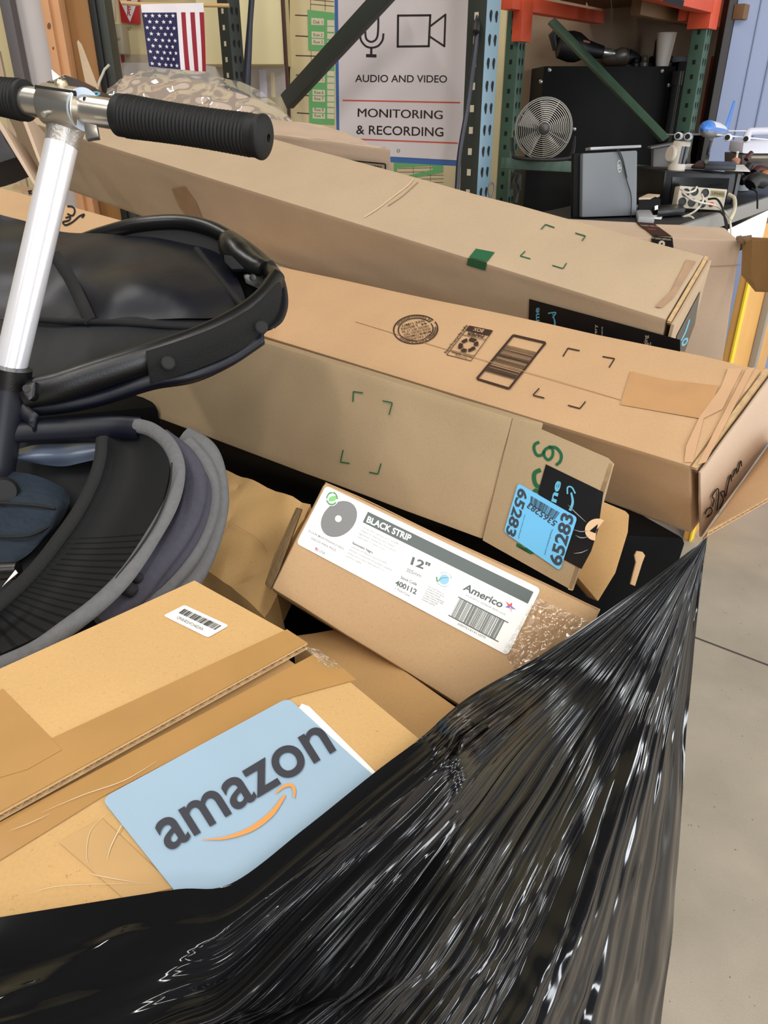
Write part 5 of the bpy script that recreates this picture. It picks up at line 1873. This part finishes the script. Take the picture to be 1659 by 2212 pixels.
# dark bag at the far left behind
o = prism('dark_bag', [P(*p) for p in ((-60, 250, 1.75), (-8, 262, 1.75), (36, 340, 1.74), (-60, 372, 1.74))], FW * .1, M('dark_bag', (42, 40, 46), .6), cuts=3, amp=.01, bevel=.004)
tag(o, 'dark grey bag at the left edge below the handlebar grip', 'bag')
# ================================================================== stroller
navy_cloth = M('navy_fabric', (9, 12, 25), .42, spec=.36, var=.08, vscale=30, bump=.25, bscale=22)
black_cloth = M('black_fabric', (13, 13, 15), .8, var=.1, vscale=60, bump=.15, bscale=300)
plastic = M('black_plastic', (15, 15, 16), .34, spec=.45, bump=.05, bscale=500)
rubber = M('grip_rubber', (24, 24, 25), .6, spec=.3)
tube_white = M('white_lacquer_tube', (232, 230, 234), .22, metal=.35, spec=.6, coat=.4)
alu = M('brushed_aluminium', (196, 190, 180), .28, metal=.9, bump=.02, bscale=200)
pale_cap = M('clamp_face', (186, 198, 214), .35, metal=.2)
grey_cloth = M('grey_canvas', (98, 97, 98), .85, var=.08, vscale=200, bump=.3, bscale=700)
purple_cloth = M('grey_violet_cloth', (62, 60, 72), .8, var=.08, vscale=200, bump=.3, bscale=700)
teal_cloth = M('teal_padding', (19, 33, 47), .8, var=.12, vscale=40, bump=.4, bscale=200)
sleeve = M('navy_sleeve', (26, 27, 36), .45, spec=.4)
st = thing('stroller', 'baby stroller with black fabric, white tube and ribbed black grips', 'stroller', P(60, 1150, .72))
# white tube with welded T clamp
ta, tb = P(150, 238, .715), P(12, 842, .738)
sweep('handle_tube', [ta, ta.lerp(tb, .5), tb], .0147, tube_white, st, seg=32)
# handlebar through the clamp
g0, g1 = P(-60, 200, .725), P(585, 299, .655)
gd = (g1 - g0).normalized()
def gpt(px):
    """point of the handlebar axis seen at image column px"""
    lo, hi = 0.0, 1.0
    for _ in range(40):
        m = (lo + hi) / 2
        p = g0.lerp(g1, m) - CP
        x = W / 2 + F * p.dot(RT) / p.dot(FW)
        if x < px:
            lo = m
        else:
            hi = m
    return g0.lerp(g1, lo)


sweep('handlebar', [gpt(10), gpt(300)], .0128, alu, st, seg=28)


def grip(p0, p1, name, ribs=True, flip=False):
    L = (p1 - p0).length
    n = 260
    prof = [(0, .0135)]
    for i in range(n + 1):
        u = i / n
        base = .0178 - .0012 * math.sin(math.pi * min(1, max(0, (u - .1) / .8))) + (.0012 * (u > .93)) * math.sin((u - .93) / .07 * 3.14) - .0006 * u
        x = u * L
        if .055 < u < .885:
            base += .00055 * math.cos(2 * math.pi * x / .0037)
        if u < .012:
            base *= .86 + .14 * math.sqrt(u / .012)
        if u > .965:
            base *= math.sqrt(max(.05, 1 - ((u - .965) / .038) ** 2))
        prof.append((x, base))
    prof.append((L * 1.001, .006))
    prof.append((L * 1.001, .0034))
    prof.append((L * .97, .0032))
    return lathe(name, p0, (p1 - p0), prof, rubber, st, seg=40, angle=30)


grip(gpt(254), gpt(580), 'grip')
grip(gpt(58), gpt(-260) if False else g0 + (g0 - g1).normalized() * .02, 'grip')
# split clamp
ca, cb_ = gpt(100), gpt(180)
lathe('clamp', ca, cb_ - ca, [(0, .0168), (.0008, .0176), ((cb_ - ca).length - .0006, .0178), ((cb_ - ca).length, .0172)], alu, st, seg=36)
vdir = (CP - ca).normalized()
cfx = (gd * .86 + vdir * .42).normalized()
lathe('clamp_face', cb_ - cfx * .004, cfx, [(0, .0172), (.005, .0184), (.0066, .0180), (.0066, .013)], pale_cap, st, seg=36)
vdir = (vdir - gd * vdir.dot(gd)).normalized()
s_ = gd.cross(vdir).normalized()
if s_.z < 0:
    s_ = -s_
sl = (vdir * .72 + s_ * .69).normalized()
q = [ca + sl * .0166 - gd * .001 + s_ * .0016, cb_ + sl * .0166 + gd * .0026 + s_ * .0016, cb_ + sl * .0166 + gd * .0026 - s_ * .0016, ca + sl * .0166 - gd * .001 - s_ * .0016]
prism('clamp_slot', q, sl * .0016, M('slot_dark', (30, 26, 28), .6), st, bevel=0)
lathe('screw', gpt(122) + (vdir * .9 - s_ * .45).normalized() * .0165, (vdir * .9 - s_ * .45), [(0, .0026), (.004, .0026), (.0042, .0012)], steel, st, seg=10)
lathe('screw', gpt(134) + s_ * .016, s_, [(0, .006), (.003, .006), (.006, .004)], M('brass_screw', (206, 190, 160), .3, metal=.8), st, seg=12)
lathe('screw', gpt(190) + sl * .0125 + gd * .003, gd, [(0, .002), (.001, .002)], M('slot_dark', (30, 26, 28), .6), st, seg=10)
# weld collar between tube and clamp
tdir = (tb - ta).normalized()
lathe('weld_collar', ta + tdir * .012, tdir, [(0, .0176), (.006, .0168), (.012, .0158), (.018, .0151), (.021, .0148)], M('weld_grey', (176, 170, 164), .38, metal=.7, bump=.2, bscale=300), st, seg=28)
q = [P(185, 300, .68), P(213, 296, .675), P(208, 270, .675), P(180, 262, .68)]
prism('weld_lug', q, FW * .006, alu, st, bevel=.001)
# lower sleeve, hinge and pivot
sweep('lower_sleeve', [P(20, 800, .728), P(14, 850, .735), P(-6, 1000, .745), P(-22, 1120, .75)], [.0182, .0182, .0172, .0166], sleeve, st, seg=28)
sweep('sleeve_collar', [P(22, 792, .727), P(18, 832, .733)], [.0198, .0198], plastic, st, seg=28)
lathe('pivot', P(8, 1062, .725), (CP - P(8, 1062, .725)), [(0, .014), (.012, .014), (.016, .011)], rubber, st, seg=24)
# bumper frame
near = [(52, 846, .735), (120, 832, .735), (200, 806, .74), (320, 768, .75), (420, 733, .765), (500, 695, .785), (560, 652, .81), (600, 600, .84)]
c_ = catmull([(p[0], p[1] + 6, p[2]) for p in near], 10)
tipc = [(586, 585, .86), (600, 600, .85), (606, 622, .84), (598, 655, .82), (570, 690, .79), (500, 726, .77)]
sweep('frame_bar', [P(*q) for q in c_], .0142, plastic, st, seg=20, up=(UP + FW * -.35).normalized(), flat=.62)
far = [(120, 540, 1.02), (180, 520, 1.0), (225, 505, .985), (300, 486, .97), (385, 480, .96), (450, 492, .945), (505, 520, .93), (545, 548, .91), (575, 575, .885), (597, 603, .845)]
pxsweep('frame_bar', far, .0095, plastic, st, seg=18)
band = [(222, 520, .985), (300, 505, .97), (385, 500, .96), (450, 512, .945), (500, 540, .93)]
patch('inner_band', ([(a, b - 4, d) for a, b, d in band], [(a, b + 24, d - .004) for a, b, d in band], [(a + 4, b + 60, d - .01) for a, b, d in band]), black_cloth, st, nu=10, nv=4)
# hinge housing at the right of the bumper
sweep('hinge_housing', [P(*q) for q in catmull([(492, 514, .915), (505, 540, .90), (525, 560, .888), (548, 575, .878), (572, 582, .868)], 8)], [.010, .012, .0135, .0142, .015, .0158, .0162, .0165, .017, .0172, .0172, .0172, .0172, .017, .0165, .016, .0155, .015, .0148, .0146, .0144, .0142, .014, .0138, .0136, .0134, .013, .0125, .012, .0115, .011, .010, .009], plastic, st, seg=20)
q = [P(*p) for p in ((482, 548, .875), (500, 551, .872), (531, 581, .868), (500, 582, .868), (484, 566, .872))]
prism('release_lever', q, FW * .012, black_cloth, st, bevel=.003)
lathe('hinge_bolt', P(546, 600, .855), (CP - P(546, 600, .855)), [(0, .004), (.001, .004), (.0012, .002)], M('bolt_black', (10, 10, 10), .3), st, seg=12)
q = [P(*p) for p in ((522, 590, .872), (572, 590, .868), (566, 628, .862), (530, 612, .866))]
prism('hinge_plate', q, FW * .012, plastic, st, bevel=.004)
# padded cover on the front of the bar, two snaps
cov = [(318, 778, .742), (400, 752, .755), (480, 720, .772), (545, 684, .795), (588, 642, .82), (603, 606, .842)]
patch('velcro_cover', ([(a - 2, b - 16, d - .004) for a, b, d in cov], [(a, b + 6, d - .012) for a, b, d in cov], [(a + 4, b + 34, d - .006) for a, b, d in cov], [(a + 6, b + 50, d) for a, b, d in cov]), M('velcro_black', (11, 11, 12), .95, bump=.5, bscale=500), st, nu=10, nv=5, thick=.002)
outer = [(588, 560, .872), (608, 590, .858), (618, 625, .845), (619, 660, .832), (608, 690, .818), (590, 706, .806)]
patch('end_cover', ([(a - 16, b + 6, d - .004) for a, b, d in outer], [(a - 2, b + 2, d - .008) for a, b, d in outer], [(a + 3, b + 4, d + .004) for a, b, d in outer]), black_cloth, st, nu=8, nv=5, thick=.002)
for x, y, d in ((363, 784, .733), (565, 707, .782)):
    lathe('snap_button', P(x, y, d), (CP - P(x, y, d)) + UP * .1, [(-.002, .0066), (.0008, .0066), (.0014, .005), (.0015, .0004)], rubber, st, seg=20, angle=12)
sk = [(60, 880, .745), (140, 872, .75), (220, 856, .755), (330, 822, .757), (420, 806, .765), (500, 776, .782), (570, 730, .80)]
patch('fabric_skirt', ([(a, b - 45, d + .004) for a, b, d in sk], [(a, b + 4, d - .004) for a, b, d in sk], [(a, b + 18 - 6 * (i > 4), d + .006) for i, (a, b, d) in enumerate(sk)]), navy_cloth, st, nu=9, nv=4, thick=.0015)
q = [P(*p) for p in ((50, 838, .715), (76, 823, .718), (73, 858, .718), (62, 866, .716), (50, 852, .715))]
prism('hinge_bracket', q, FW * .012, plastic, st, bevel=.002)
lathe('bracket_hole', P(57, 839, .7145), (CP - P(57, 839, .7145)), [(0, .0035), (.0006, .0035)], M('slot_dark', (8, 8, 8), .9), st, seg=14)
sweep('webbing', [P(*q) for q in catmull([(40, 880, .735), (60, 896, .735), (72, 908, .735), (78, 925, .74)], 6)], .007, navy_cloth, st, flat=.3, up=UP)
# seat fabric filling the frame
rows = (((-40, 452, .98), (60, 478, .975), (130, 497, .97), (220, 503, .965), (300, 510, .96), (370, 521, .955), (430, 534, .945), (480, 548, .935)),
        ((-40, 520, .93), (60, 535, .925), (130, 545, .92), (220, 548, .91), (300, 545, .905), (370, 552, .90), (440, 568, .895), (512, 600, .88)),
        ((-40, 600, .885), (60, 610, .88), (130, 612, .875), (220, 612, .86), (300, 608, .85), (380, 612, .85), (460, 622, .85), (530, 645, .845)),
        ((-40, 690, .845), (60, 690, .84), (130, 690, .835), (220, 690, .82), (300, 690, .815), (380, 688, .815), (460, 688, .815), (525, 672, .82)))
patch('seat_fabric', rows, navy_cloth, st, nu=8, nv=10, ripple=.010, rs=17, seed=3)
rows = (((-40, 672, .86), (60, 672, .856), (130, 672, .85), (220, 672, .838), (300, 672, .832), (380, 674, .83), (470, 690, .82)),
        ((-40, 692, .846), (60, 692, .841), (130, 692, .836), (220, 692, .822), (300, 694, .816), (380, 698, .812), (455, 706, .80)),
        ((-40, 740, .81), (60, 742, .80), (130, 742, .80), (220, 735, .79), (300, 730, .79), (370, 722, .79), (440, 718, .785)),
        ((-40, 800, .775), (60, 820, .755), (130, 812, .755), (220, 790, .758), (300, 762, .765), (370, 742, .772), (430, 724, .778)),
        ((-40, 850, .76), (60, 850, .75), (130, 840, .75), (220, 812, .753), (300, 785, .76), (370, 762, .768), (430, 742, .774)))
patch('side_fabric', rows, M('navy_side_fabric', (12, 17, 25), .6, var=.08, vscale=40, bump=.12, bscale=80), st, nu=8, nv=8, ripple=.003)
hem = [(70, 690, .832), (130, 694, .826), (220, 696, .812), (300, 700, .806), (380, 706, .802), (440, 706, .80), (500, 690, .803)]
pxsweep('hem', hem, .0035, black_cloth, st, seg=8)
pxsweep('hem', [(425, 540, .93), (452, 575, .90), (482, 612, .868), (515, 650, .835), (535, 672, .815)], .0045, black_cloth, st, seg=8)
pxsweep('strap', [(118, 550, .900), (145, 590, .867), (170, 640, .840), (195, 694, .813)], .0022, black_cloth, st, seg=8, flat=3.2, up=FW)
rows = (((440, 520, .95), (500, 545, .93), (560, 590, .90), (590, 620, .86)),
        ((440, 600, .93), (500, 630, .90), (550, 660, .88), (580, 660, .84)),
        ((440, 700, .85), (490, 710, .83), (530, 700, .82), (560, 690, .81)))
patch('dark_gap_sheet', rows, black_cloth, st, nu=6, nv=6)  # dark sheet added so the gap inside the frame looks shaded
# lower hood: mesh, grey trims and folds
mesh_mat = M('mesh_black', (20, 20, 21), .75, spec=.3)
nt = mesh_mat.node_tree
b_ = nt.nodes['Principled BSDF']
tc = nt.nodes.new('ShaderNodeTexCoord')
holes = []
vm0 = nt.nodes.new('ShaderNodeVectorMath')
vm0.operation = 'SCALE'
vm0.inputs['Scale'].default_value = 1.0
nt.links.new(tc.outputs['UV'], vm0.inputs[0])
sx_ = nt.nodes.new('ShaderNodeSeparateXYZ')
nt.links.new(vm0.outputs[0], sx_.inputs[0])
prods = []
for ax_, fr_, th in (('X', 150.0, .15), ('Y', 46.0, .55)):
    m_ = nt.nodes.new('ShaderNodeMath')
    m_.operation = 'MULTIPLY'
    m_.inputs[1].default_value = fr_ * 2 * math.pi
    nt.links.new(sx_.outputs[ax_], m_.inputs[0])
    s2 = nt.nodes.new('ShaderNodeMath')
    s2.operation = 'SINE'
    nt.links.new(m_.outputs[0], s2.inputs[0])
    g_ = nt.nodes.new('ShaderNodeMath')
    g_.operation = 'GREATER_THAN'
    g_.inputs[1].default_value = th
    nt.links.new(s2.outputs[0], g_.inputs[0])
    prods.append(g_)
mm = nt.nodes.new('ShaderNodeMath')
mm.operation = 'MULTIPLY'
nt.links.new(prods[0].outputs[0], mm.inputs[0])
nt.links.new(prods[1].outputs[0], mm.inputs[1])
inv = nt.nodes.new('ShaderNodeMath')
inv.operation = 'SUBTRACT'
inv.inputs[0].default_value = 1.0
lo_ = nt.nodes.new('ShaderNodeMath')
lo_.operation = 'GREATER_THAN'
lo_.inputs[1].default_value = .56
nt.links.new(sx_.outputs['Y'], lo_.inputs[0])
m3 = nt.nodes.new('ShaderNodeMath')
m3.operation = 'MULTIPLY'
nt.links.new(mm.outputs[0], m3.inputs[0])
nt.links.new(lo_.outputs[0], m3.inputs[1])
nt.links.new(m3.outputs[0], inv.inputs[1])
nt.links.new(inv.outputs[0], b_.inputs['Alpha'])
inner = [(222, 945, .735), (218, 990, .72), (203, 1040, .705), (170, 1105, .685), (128, 1165, .665), (75, 1232, .64), (15, 1290, .615), (-60, 1350, .59)]
outer = [(305, 925, .735), (350, 960, .715), (366, 1010, .695), (350, 1085, .672), (312, 1155, .65), (245, 1250, .62), (150, 1340, .59), (-60, 1440, .555)]
midc = [((a[0] + b[0]) / 2, (a[1] + b[1]) / 2 + 2, (a[2] + b[2]) / 2 + .022) for a, b in zip(inner, outer)]
mo = patch('hood_mesh', (inner, midc, outer), mesh_mat, st, nu=10, nv=10)
uv = mo.data.uv_layers.new(name='UVMap')
nc_, nr_ = 71, 21
for lp in mo.data.loops:
    i, j = divmod(lp.vertex_index, nc_)
    uv.data[lp.index].uv = (i / (nr_ - 1), j / (nc_ - 1))
c_ = [(p[0] - 2, p[1], p[2] - .003) for p in inner]
pxsweep('mesh_binding', c_, .0025, black_cloth, st, n=8, seg=8, flat=2.4, up=FW)
top_trim = [(-10, 938, .735), (20, 930, .738), (80, 926, .742), (160, 922, .745), (240, 918, .745), (300, 921, .738)]
pxsweep('top_binding', [(a, b + 4, d) for a, b, d in top_trim], .005, navy_cloth, st, n=8, seg=10, flat=2.2, up=FW)
t1 = [(292, 918, .738), (330, 930, .728), (366, 962, .712), (384, 1012, .694), (372, 1080, .672), (332, 1155, .648), (275, 1240, .62), (215, 1302, .60), (140, 1360, .58), (70, 1408, .565), (-30, 1452, .55)]
pxsweep('grey_trim', t1, .0040, grey_cloth, st, n=10, seg=12, flat=1.75, up=FW)
folds = (([(345, 950, .735), (395, 990, .725), (418, 1035, .715), (412, 1095, .70), (380, 1160, .682), (330, 1225, .662), (280, 1290, .64), (215, 1345, .62)], .012, purple_cloth),
         ([(405, 1010, .735), (432, 1040, .728), (436, 1085, .718), (415, 1150, .70), (370, 1215, .68), (310, 1275, .66), (240, 1340, .638)], .009, purple_cloth),
         ([(395, 965, .75), (432, 1010, .742), (446, 1060, .735), (438, 1120, .722), (405, 1190, .70), (355, 1250, .68), (290, 1310, .655)], .0135, grey_cloth),
         ([(395, 950, .765), (440, 980, .76), (458, 1030, .752), (462, 1090, .742), (446, 1160, .728), (415, 1230, .71), (372, 1285, .69), (320, 1330, .67)], .0145, grey_cloth))
for pts, r, m_ in folds:
    pxsweep('hood_fold', pts, r * .6, m_, st, n=9, seg=12, flat=1.7, up=FW)
for pts, r in (([(452, 1000, .742), (452, 1060, .735), (444, 1130, .72), (420, 1195, .704), (385, 1250, .684)], .0012), ([(425, 1040, .716), (422, 1090, .708), (395, 1150, .69), (350, 1205, .67), (300, 1250, .65)], .0015), ([(371, 1000, .684), (366, 1050, .674), (340, 1120, .652), (300, 1185, .632), (250, 1250, .612)], .0009)):
    pxsweep('stitching', pts, r, black_cloth, st, n=8, seg=6)
lathe('strap_end', P(262, 1262, .628), (RT * .8 - UP * .5), [(0, .006), (.012, .006), (.014, .004)], black_cloth, st, seg=12)
lathe('strap_end', P(284, 1240, .64), (RT * .8 - UP * .5), [(0, .005), (.008, .005), (.01, .003)], black_cloth, st, seg=12)
# hood interior: padding, sheen fabric, dark backing
rows = (((-40, 930, .80), (60, 935, .80), (140, 935, .80), (225, 935, .79)), ((-40, 1050, .78), (60, 1050, .78), (140, 1050, .77), (225, 1040, .76)),
        ((-40, 1180, .73), (60, 1180, .73), (120, 1180, .73), (180, 1150, .73)), ((-60, 1330, .68), (0, 1310, .68), (60, 1270, .68), (100, 1240, .68)))
patch('hood_backing', rows, M('hood_black', (16, 18, 22), .8), st, nu=6, nv=6)
rows = (((-40, 1020, .745), (20, 1018, .745), (80, 1028, .745), (130, 1050, .745), (152, 1072, .745)), ((-40, 1080, .715), (20, 1080, .713), (80, 1085, .713), (125, 1095, .715), (148, 1092, .73)),
        ((-40, 1140, .712), (20, 1150, .708), (70, 1150, .708), (110, 1140, .712), (128, 1130, .722)), ((-40, 1222, .705), (10, 1222, .70), (50, 1205, .705), (85, 1175, .71), (100, 1160, .72)))
patch('padding', rows, teal_cloth, st, nu=8, nv=8, ripple=.004, rs=40)
pxsweep('padding_seam', [(-20, 1085, .707), (30, 1088, .706), (80, 1092, .707), (120, 1098, .71)], .0016, black_cloth, st, seg=6)
pxsweep('padding_seam', [(-20, 1158, .703), (30, 1160, .70), (70, 1155, .703), (110, 1135, .712)], .0016, black_cloth, st, seg=6)
rows = (((20, 975, .77), (80, 962, .765), (150, 958, .76), (212, 956, .755)), ((25, 990, .755), (80, 985, .75), (150, 980, .745), (212, 970, .745)), ((70, 1000, .765), (110, 1006, .76), (150, 1006, .755), (208, 992, .75)))
patch('sheen_fabric', rows, M('sheen_grey_fabric', (84, 94, 112), .35, spec=.7), st, nu=8, nv=8, ripple=.006, rs=30)
q = [P(*p) for p in ((4, 1268, .655), (10, 1262, .655), (38, 1238, .655), (33, 1231, .655))]
prism('white_tab', q, FW * .001, white_paper, st, bevel=0)
sweep('lower_bar', [P(-30, 1236, .672), P(40, 1232, .672)], .008, plastic, st, seg=14)
# ================================================================== black stretch film over the corner of the load
film = bpy.data.materials.new('black_stretch_film')
film.use_nodes = True
b_ = film.node_tree.nodes['Principled BSDF']
b_.inputs['Base Color'].default_value = (.006, .006, .007, 1)
b_.inputs['Roughness'].default_value = .075
b_.inputs['IOR'].default_value = 1.4
APX = np.array((1528.0, 1160.0))
TOP = [(1528, 1160), (1420, 1243), (1300, 1328), (1160, 1420), (1012, 1506), (910, 1593), (810, 1668), (660, 1788), (500, 1908), (380, 1921), (180, 1952), (0, 1981), (-160, 2008)]
CTRL = [(1528, 1160, .845), (1420, 1243, .79), (1300, 1328, .745), (1160, 1420, .69), (1012, 1506, .63), (960, 1550, .535), (910, 1593, .463), (810, 1668, .437), (660, 1788, .405), (500, 1908, .378), (380, 1921, .372), (180, 1952, .365), (0, 1981, .358), (-160, 2008, .352),
        (-160, 2500, .278), (100, 2500, .284), (400, 2500, .315), (700, 2500, .345), (1000, 2500, .42), (1250, 2500, .515), (1400, 2520, .63),
        (1505, 1350, .85), (1482, 1560, .845), (1470, 1750, .815), (1455, 1950, .77), (1425, 2212, .705),
        (1395, 1690, .735), (1360, 1560, .75), (1300, 1800, .645), (1380, 1850, .70), (1380, 2100, .66), (1330, 1450, .755), (1100, 1600, .59), (950, 1800, .465), (700, 2000, .385), (400, 2100, .342), (1100, 2000, .505), (1200, 1700, .63), (150, 2200, .318)]
cpx = np.array([(a / 1000, b / 1000) for a, b, c in CTRL])
cval = np.array([1 / c for a, b, c in CTRL])


def tps(r2):
    return np.where(r2 > 1e-12, r2 * np.log(np.maximum(r2, 1e-12)), 0)


N = len(CTRL)
A_ = np.zeros((N + 3, N + 3))
A_[:N, :N] = tps(((cpx[:, None] - cpx[None]) ** 2).sum(-1)) + np.eye(N) * .004
A_[:N, N] = 1
A_[:N, N + 1:] = cpx
A_[N, :N] = 1
A_[N + 1:, :N] = cpx.T
sol = np.linalg.solve(A_, np.concatenate([cval, np.zeros(3)]))


def fdepth(x, y):
    q = np.array((x, y)) / 1000
    v = (tps(((cpx - q) ** 2).sum(-1)) * sol[:N]).sum() + sol[N] + q @ sol[N + 1:]
    return 1 / v


NT, NR = 520, 150
edge = catmull(TOP, 20)
seglen = [0.0]
for a, b in zip(edge[:-1], edge[1:]):
    seglen.append(seglen[-1] + np.linalg.norm(b - a))


def along(u):
    s = u * seglen[-1]
    i = min(max(np.searchsorted(seglen, s) - 1, 0), len(edge) - 2)
    return edge[i] + (edge[i + 1] - edge[i]) * ((s - seglen[i]) / max(1e-9, seglen[i + 1] - seglen[i]))


# far boundary: down the left side, along the bottom, up to the right silhouette
FAR = [(-160, 2008), (-160, 2500), (400, 2500), (900, 2500), (1210, 2500), (1408, 2500)]
fl_ = [0.0]
for a, b in zip(FAR[:-1], FAR[1:]):
    fl_.append(fl_[-1] + math.dist(a, b))
SIL = catmull([(1528, 1160), (1512, 1280), (1496, 1420), (1482, 1560), (1478, 1660), (1470, 1780), (1462, 1900), (1448, 2060), (1424, 2212), (1408, 2500)], 20)


def silp(u):
    x = u * (len(SIL) - 1)
    i = min(int(x), len(SIL) - 2)
    return SIL[i] + (SIL[i + 1] - SIL[i]) * (x - i)


def farp(t):
    s = t * fl_[-1]
    for i in range(len(FAR) - 1):
        if s <= fl_[i + 1] or i == len(FAR) - 2:
            w = (s - fl_[i]) / (fl_[i + 1] - fl_[i])
            return np.array(FAR[i], float) * (1 - w) + np.array(FAR[i + 1], float) * w


def n1(x, y, s):
    return noise.noise(Vector((x, y, s)))


vs = []
grid = np.zeros((NT + 1, NR + 1, 2))
for i in range(NT + 1):
    t = i / NT
    fp_ = farp(t)
    wt = 1 - t
    ws = t ** 3
    for j in range(NR + 1):
        u = (j / NR) ** 1.15
        st_ = APX + (fp_ - APX) * u
        p = st_ + (along(u) - (APX + (np.array(FAR[0], float) - APX) * u)) * wt
        p = p + (silp(u) - (APX + (np.array(FAR[-1], float) - APX) * u)) * ws
        grid[i, j] = p


def obox(c3, ax3, lo, hi, pad):
    """oriented box frame the film must stay in front of"""
    m = np.array([list(a) for a in ax3])
    return np.array(list(c3)), m, np.array(lo) - pad, np.array(hi) + pad


def hit(box, px, py):
    o, m, lo, hi = box
    r = m @ np.array(list(ray(px, py)))
    p = m @ (np.array(list(CP)) - o)
    t0, t1 = -1e9, 1e9
    for k in range(3):
        if abs(r[k]) < 1e-9:
            if p[k] < lo[k] or p[k] > hi[k]:
                return None
            continue
        a, b = (lo[k] - p[k]) / r[k], (hi[k] - p[k]) / r[k]
        if a > b:
            a, b = b, a
        t0, t1 = max(t0, a), min(t1, b)
    return t0 if t0 < t1 and t0 > 0 else None


nx = (f_nr - f_nl).normalized()
ny = Vector((nx.y, -nx.x, 0))
wN = (e_fr - f_nr).dot(-ny)
mx_ = (Mq[1] - Mq[0]).normalized()
my_ = nM.cross(mx_)
BOXES = [obox(f_nr, (nx, ny, Z), (-2.0, -.4, zE - .17 - f_nr.z), (0, 0, zE - f_nr.z), .008),
         obox(Mq[0], (mx_, my_, nM), (0, 0, -.2), ((Mq[1] - Mq[0]).length, (Mq[3] - Mq[0]).dot(my_), 0), .004),
         obox(lc, (EA, EB, Z), (-.5, -.55, .142), (.36, .5, .86), .012)]
D = np.array([[fdepth(*grid[i, j]) for j in range(NR + 1)] for i in range(NT + 1)])
LIM = np.full(D.shape, 1e9)
for i in range(NT + 1):
    for j in range(NR + 1):
        for bx3 in BOXES:
            h_ = hit(bx3, *grid[i, j])
            if h_:
                LIM[i, j] = min(LIM[i, j], h_)
D = np.minimum(D, LIM)
LIMS = np.minimum(LIM, D + .05)
for it in range(12):
    Q_ = LIMS.copy()
    Q_[1:-1, 1:-1] = (LIMS[:-2, 1:-1] + LIMS[2:, 1:-1] + LIMS[1:-1, :-2] + LIMS[1:-1, 2:]) / 4
    LIMS = Q_
for it in range(160):
    E_ = D.copy()
    E_[1:-1, 1:-1] = (D[:-2, 1:-1] + D[2:, 1:-1] + D[1:-1, :-2] + D[1:-1, 2:] + 2 * D[1:-1, 1:-1]) / 6
    E_[0, 1:-1] = (D[0, :-2] + D[0, 2:] + 2 * D[0, 1:-1]) / 4
    E_[1:-1, -1] = (D[:-2, -1] + D[2:, -1] + 2 * D[1:-1, -1]) / 4
    D = np.minimum(E_, LIM)
for it in range(14):
    E_ = D.copy()
    E_[1:-1, 1:-1] = (D[:-2, 1:-1] + D[2:, 1:-1] + D[1:-1, :-2] + D[1:-1, 2:] + 2 * D[1:-1, 1:-1]) / 6
    D = E_
base = [[P(grid[i, j][0], grid[i, j][1], D[i, j]) for j in range(NR + 1)] for i in range(NT + 1)]
CRE = [(random.uniform(.1, .98), random.uniform(.0025, .009), random.uniform(-1, 1), random.uniform(0, .6), random.uniform(.5, 1.2)) for _ in range(46)]
for i in range(NT + 1):
    t = i / NT
    for j in range(NR + 1):
        u = (j / NR) ** 1.15
        a, b = base[min(i + 1, NT)][j], base[max(i - 1, 0)][j]
        c, d = base[i][min(j + 1, NR)], base[i][max(j - 1, 0)]
        nrm = (a - b).cross(c - d)
        if nrm.length < 1e-12:
            nrm = -FW
        nrm.normalize()
        if nrm.dot(FW) > 0:
            nrm = -nrm
        wid = (base[NT][j] - base[0][j]).length
        # strain lines running out of the gathered corner
        h = 0.0
        tt = t + .012 * n1(t * 6, u * 2.2, 9.2)
        h += .0105 * n1(tt * 15, u * 1.3, 1.1)
        h += .0070 * (abs(n1(tt * 34, u * 1.6, 4.7)) - .25)
        h += .0026 * (abs(n1(tt * 80, u * 2.2, 7.7)) - .25) * (.4 + 1.2 * abs(n1(tt * 5, u * 3, 3.3)))
        h += .0004 * n1(tt * 170, u * 4.0, 2.2)
        for (c0, wd, hh, u0, u1) in CRE:
            x = (tt - c0) / wd
            if abs(x) < 3 and u0 < u < u1:
                h += .0030 * hh * math.exp(-x * x) * math.sin(math.pi * (u - u0) / (u1 - u0))
        amp = min(1.0, wid / .55) ** .8
        amp *= .22 + .78 * min(1, t / .14)                # taut hem along the top
        amp *= 1 - .45 * max(0, min(1, (u - .5) * 2)) * max(0, 1 - t / .3)
        if grid[i, j][0] < 520:
            amp *= 1 - .8 * min(1, (520 - grid[i, j][0]) / 260) * max(0, 1 - t / .42)
        h *= amp
        # loose crumples low on the right side
        if t > .55:
            k = min(1, (t - .55) / .2)
            h += .0016 * k * n1(grid[i, j][0] * .03, grid[i, j][1] * .008, 5.5) * min(1, u * 2)
        # dent in the slack lower left part
        g = math.exp(-(((grid[i, j][0] - 150) / 130) ** 2 + ((grid[i, j][1] - 2090) / 70) ** 2))
        h -= .006 * g
        g = (grid[i, j][1] - (2150 - (grid[i, j][0] - 20) * .52)) / 26
        if -40 < grid[i, j][0] < 330:
            h += .004 * math.exp(-g * g) * math.sin(math.pi * (grid[i, j][0] + 40) / 370)
        if h < 0:
            h *= max(0.0, min(1.0, (LIMS[i, j] - D[i, j]) / .03)) * .8 + .2
        vs.append(base[i][j] + nrm * h)
fs = [(i * (NR + 1) + j, i * (NR + 1) + j + 1, (i + 1) * (NR + 1) + j + 1, (i + 1) * (NR + 1) + j) for i in range(NT) for j in range(NR)]
sf = mk('stretch_film', vs, fs, film, smooth=True)
tag(sf, 'glossy black stretch film pulled over the front corner of the load', 'film')
q = [P(*p) for p in ((402, 2046, .372), (406, 2044, .372), (409, 2058, .372), (405, 2060, .372))]
o = prism('cardboard_fleck', q, -FW * .001, kraft_tan, bevel=0)
tag(o, 'tiny kraft fleck stuck on the black film', 'scrap')
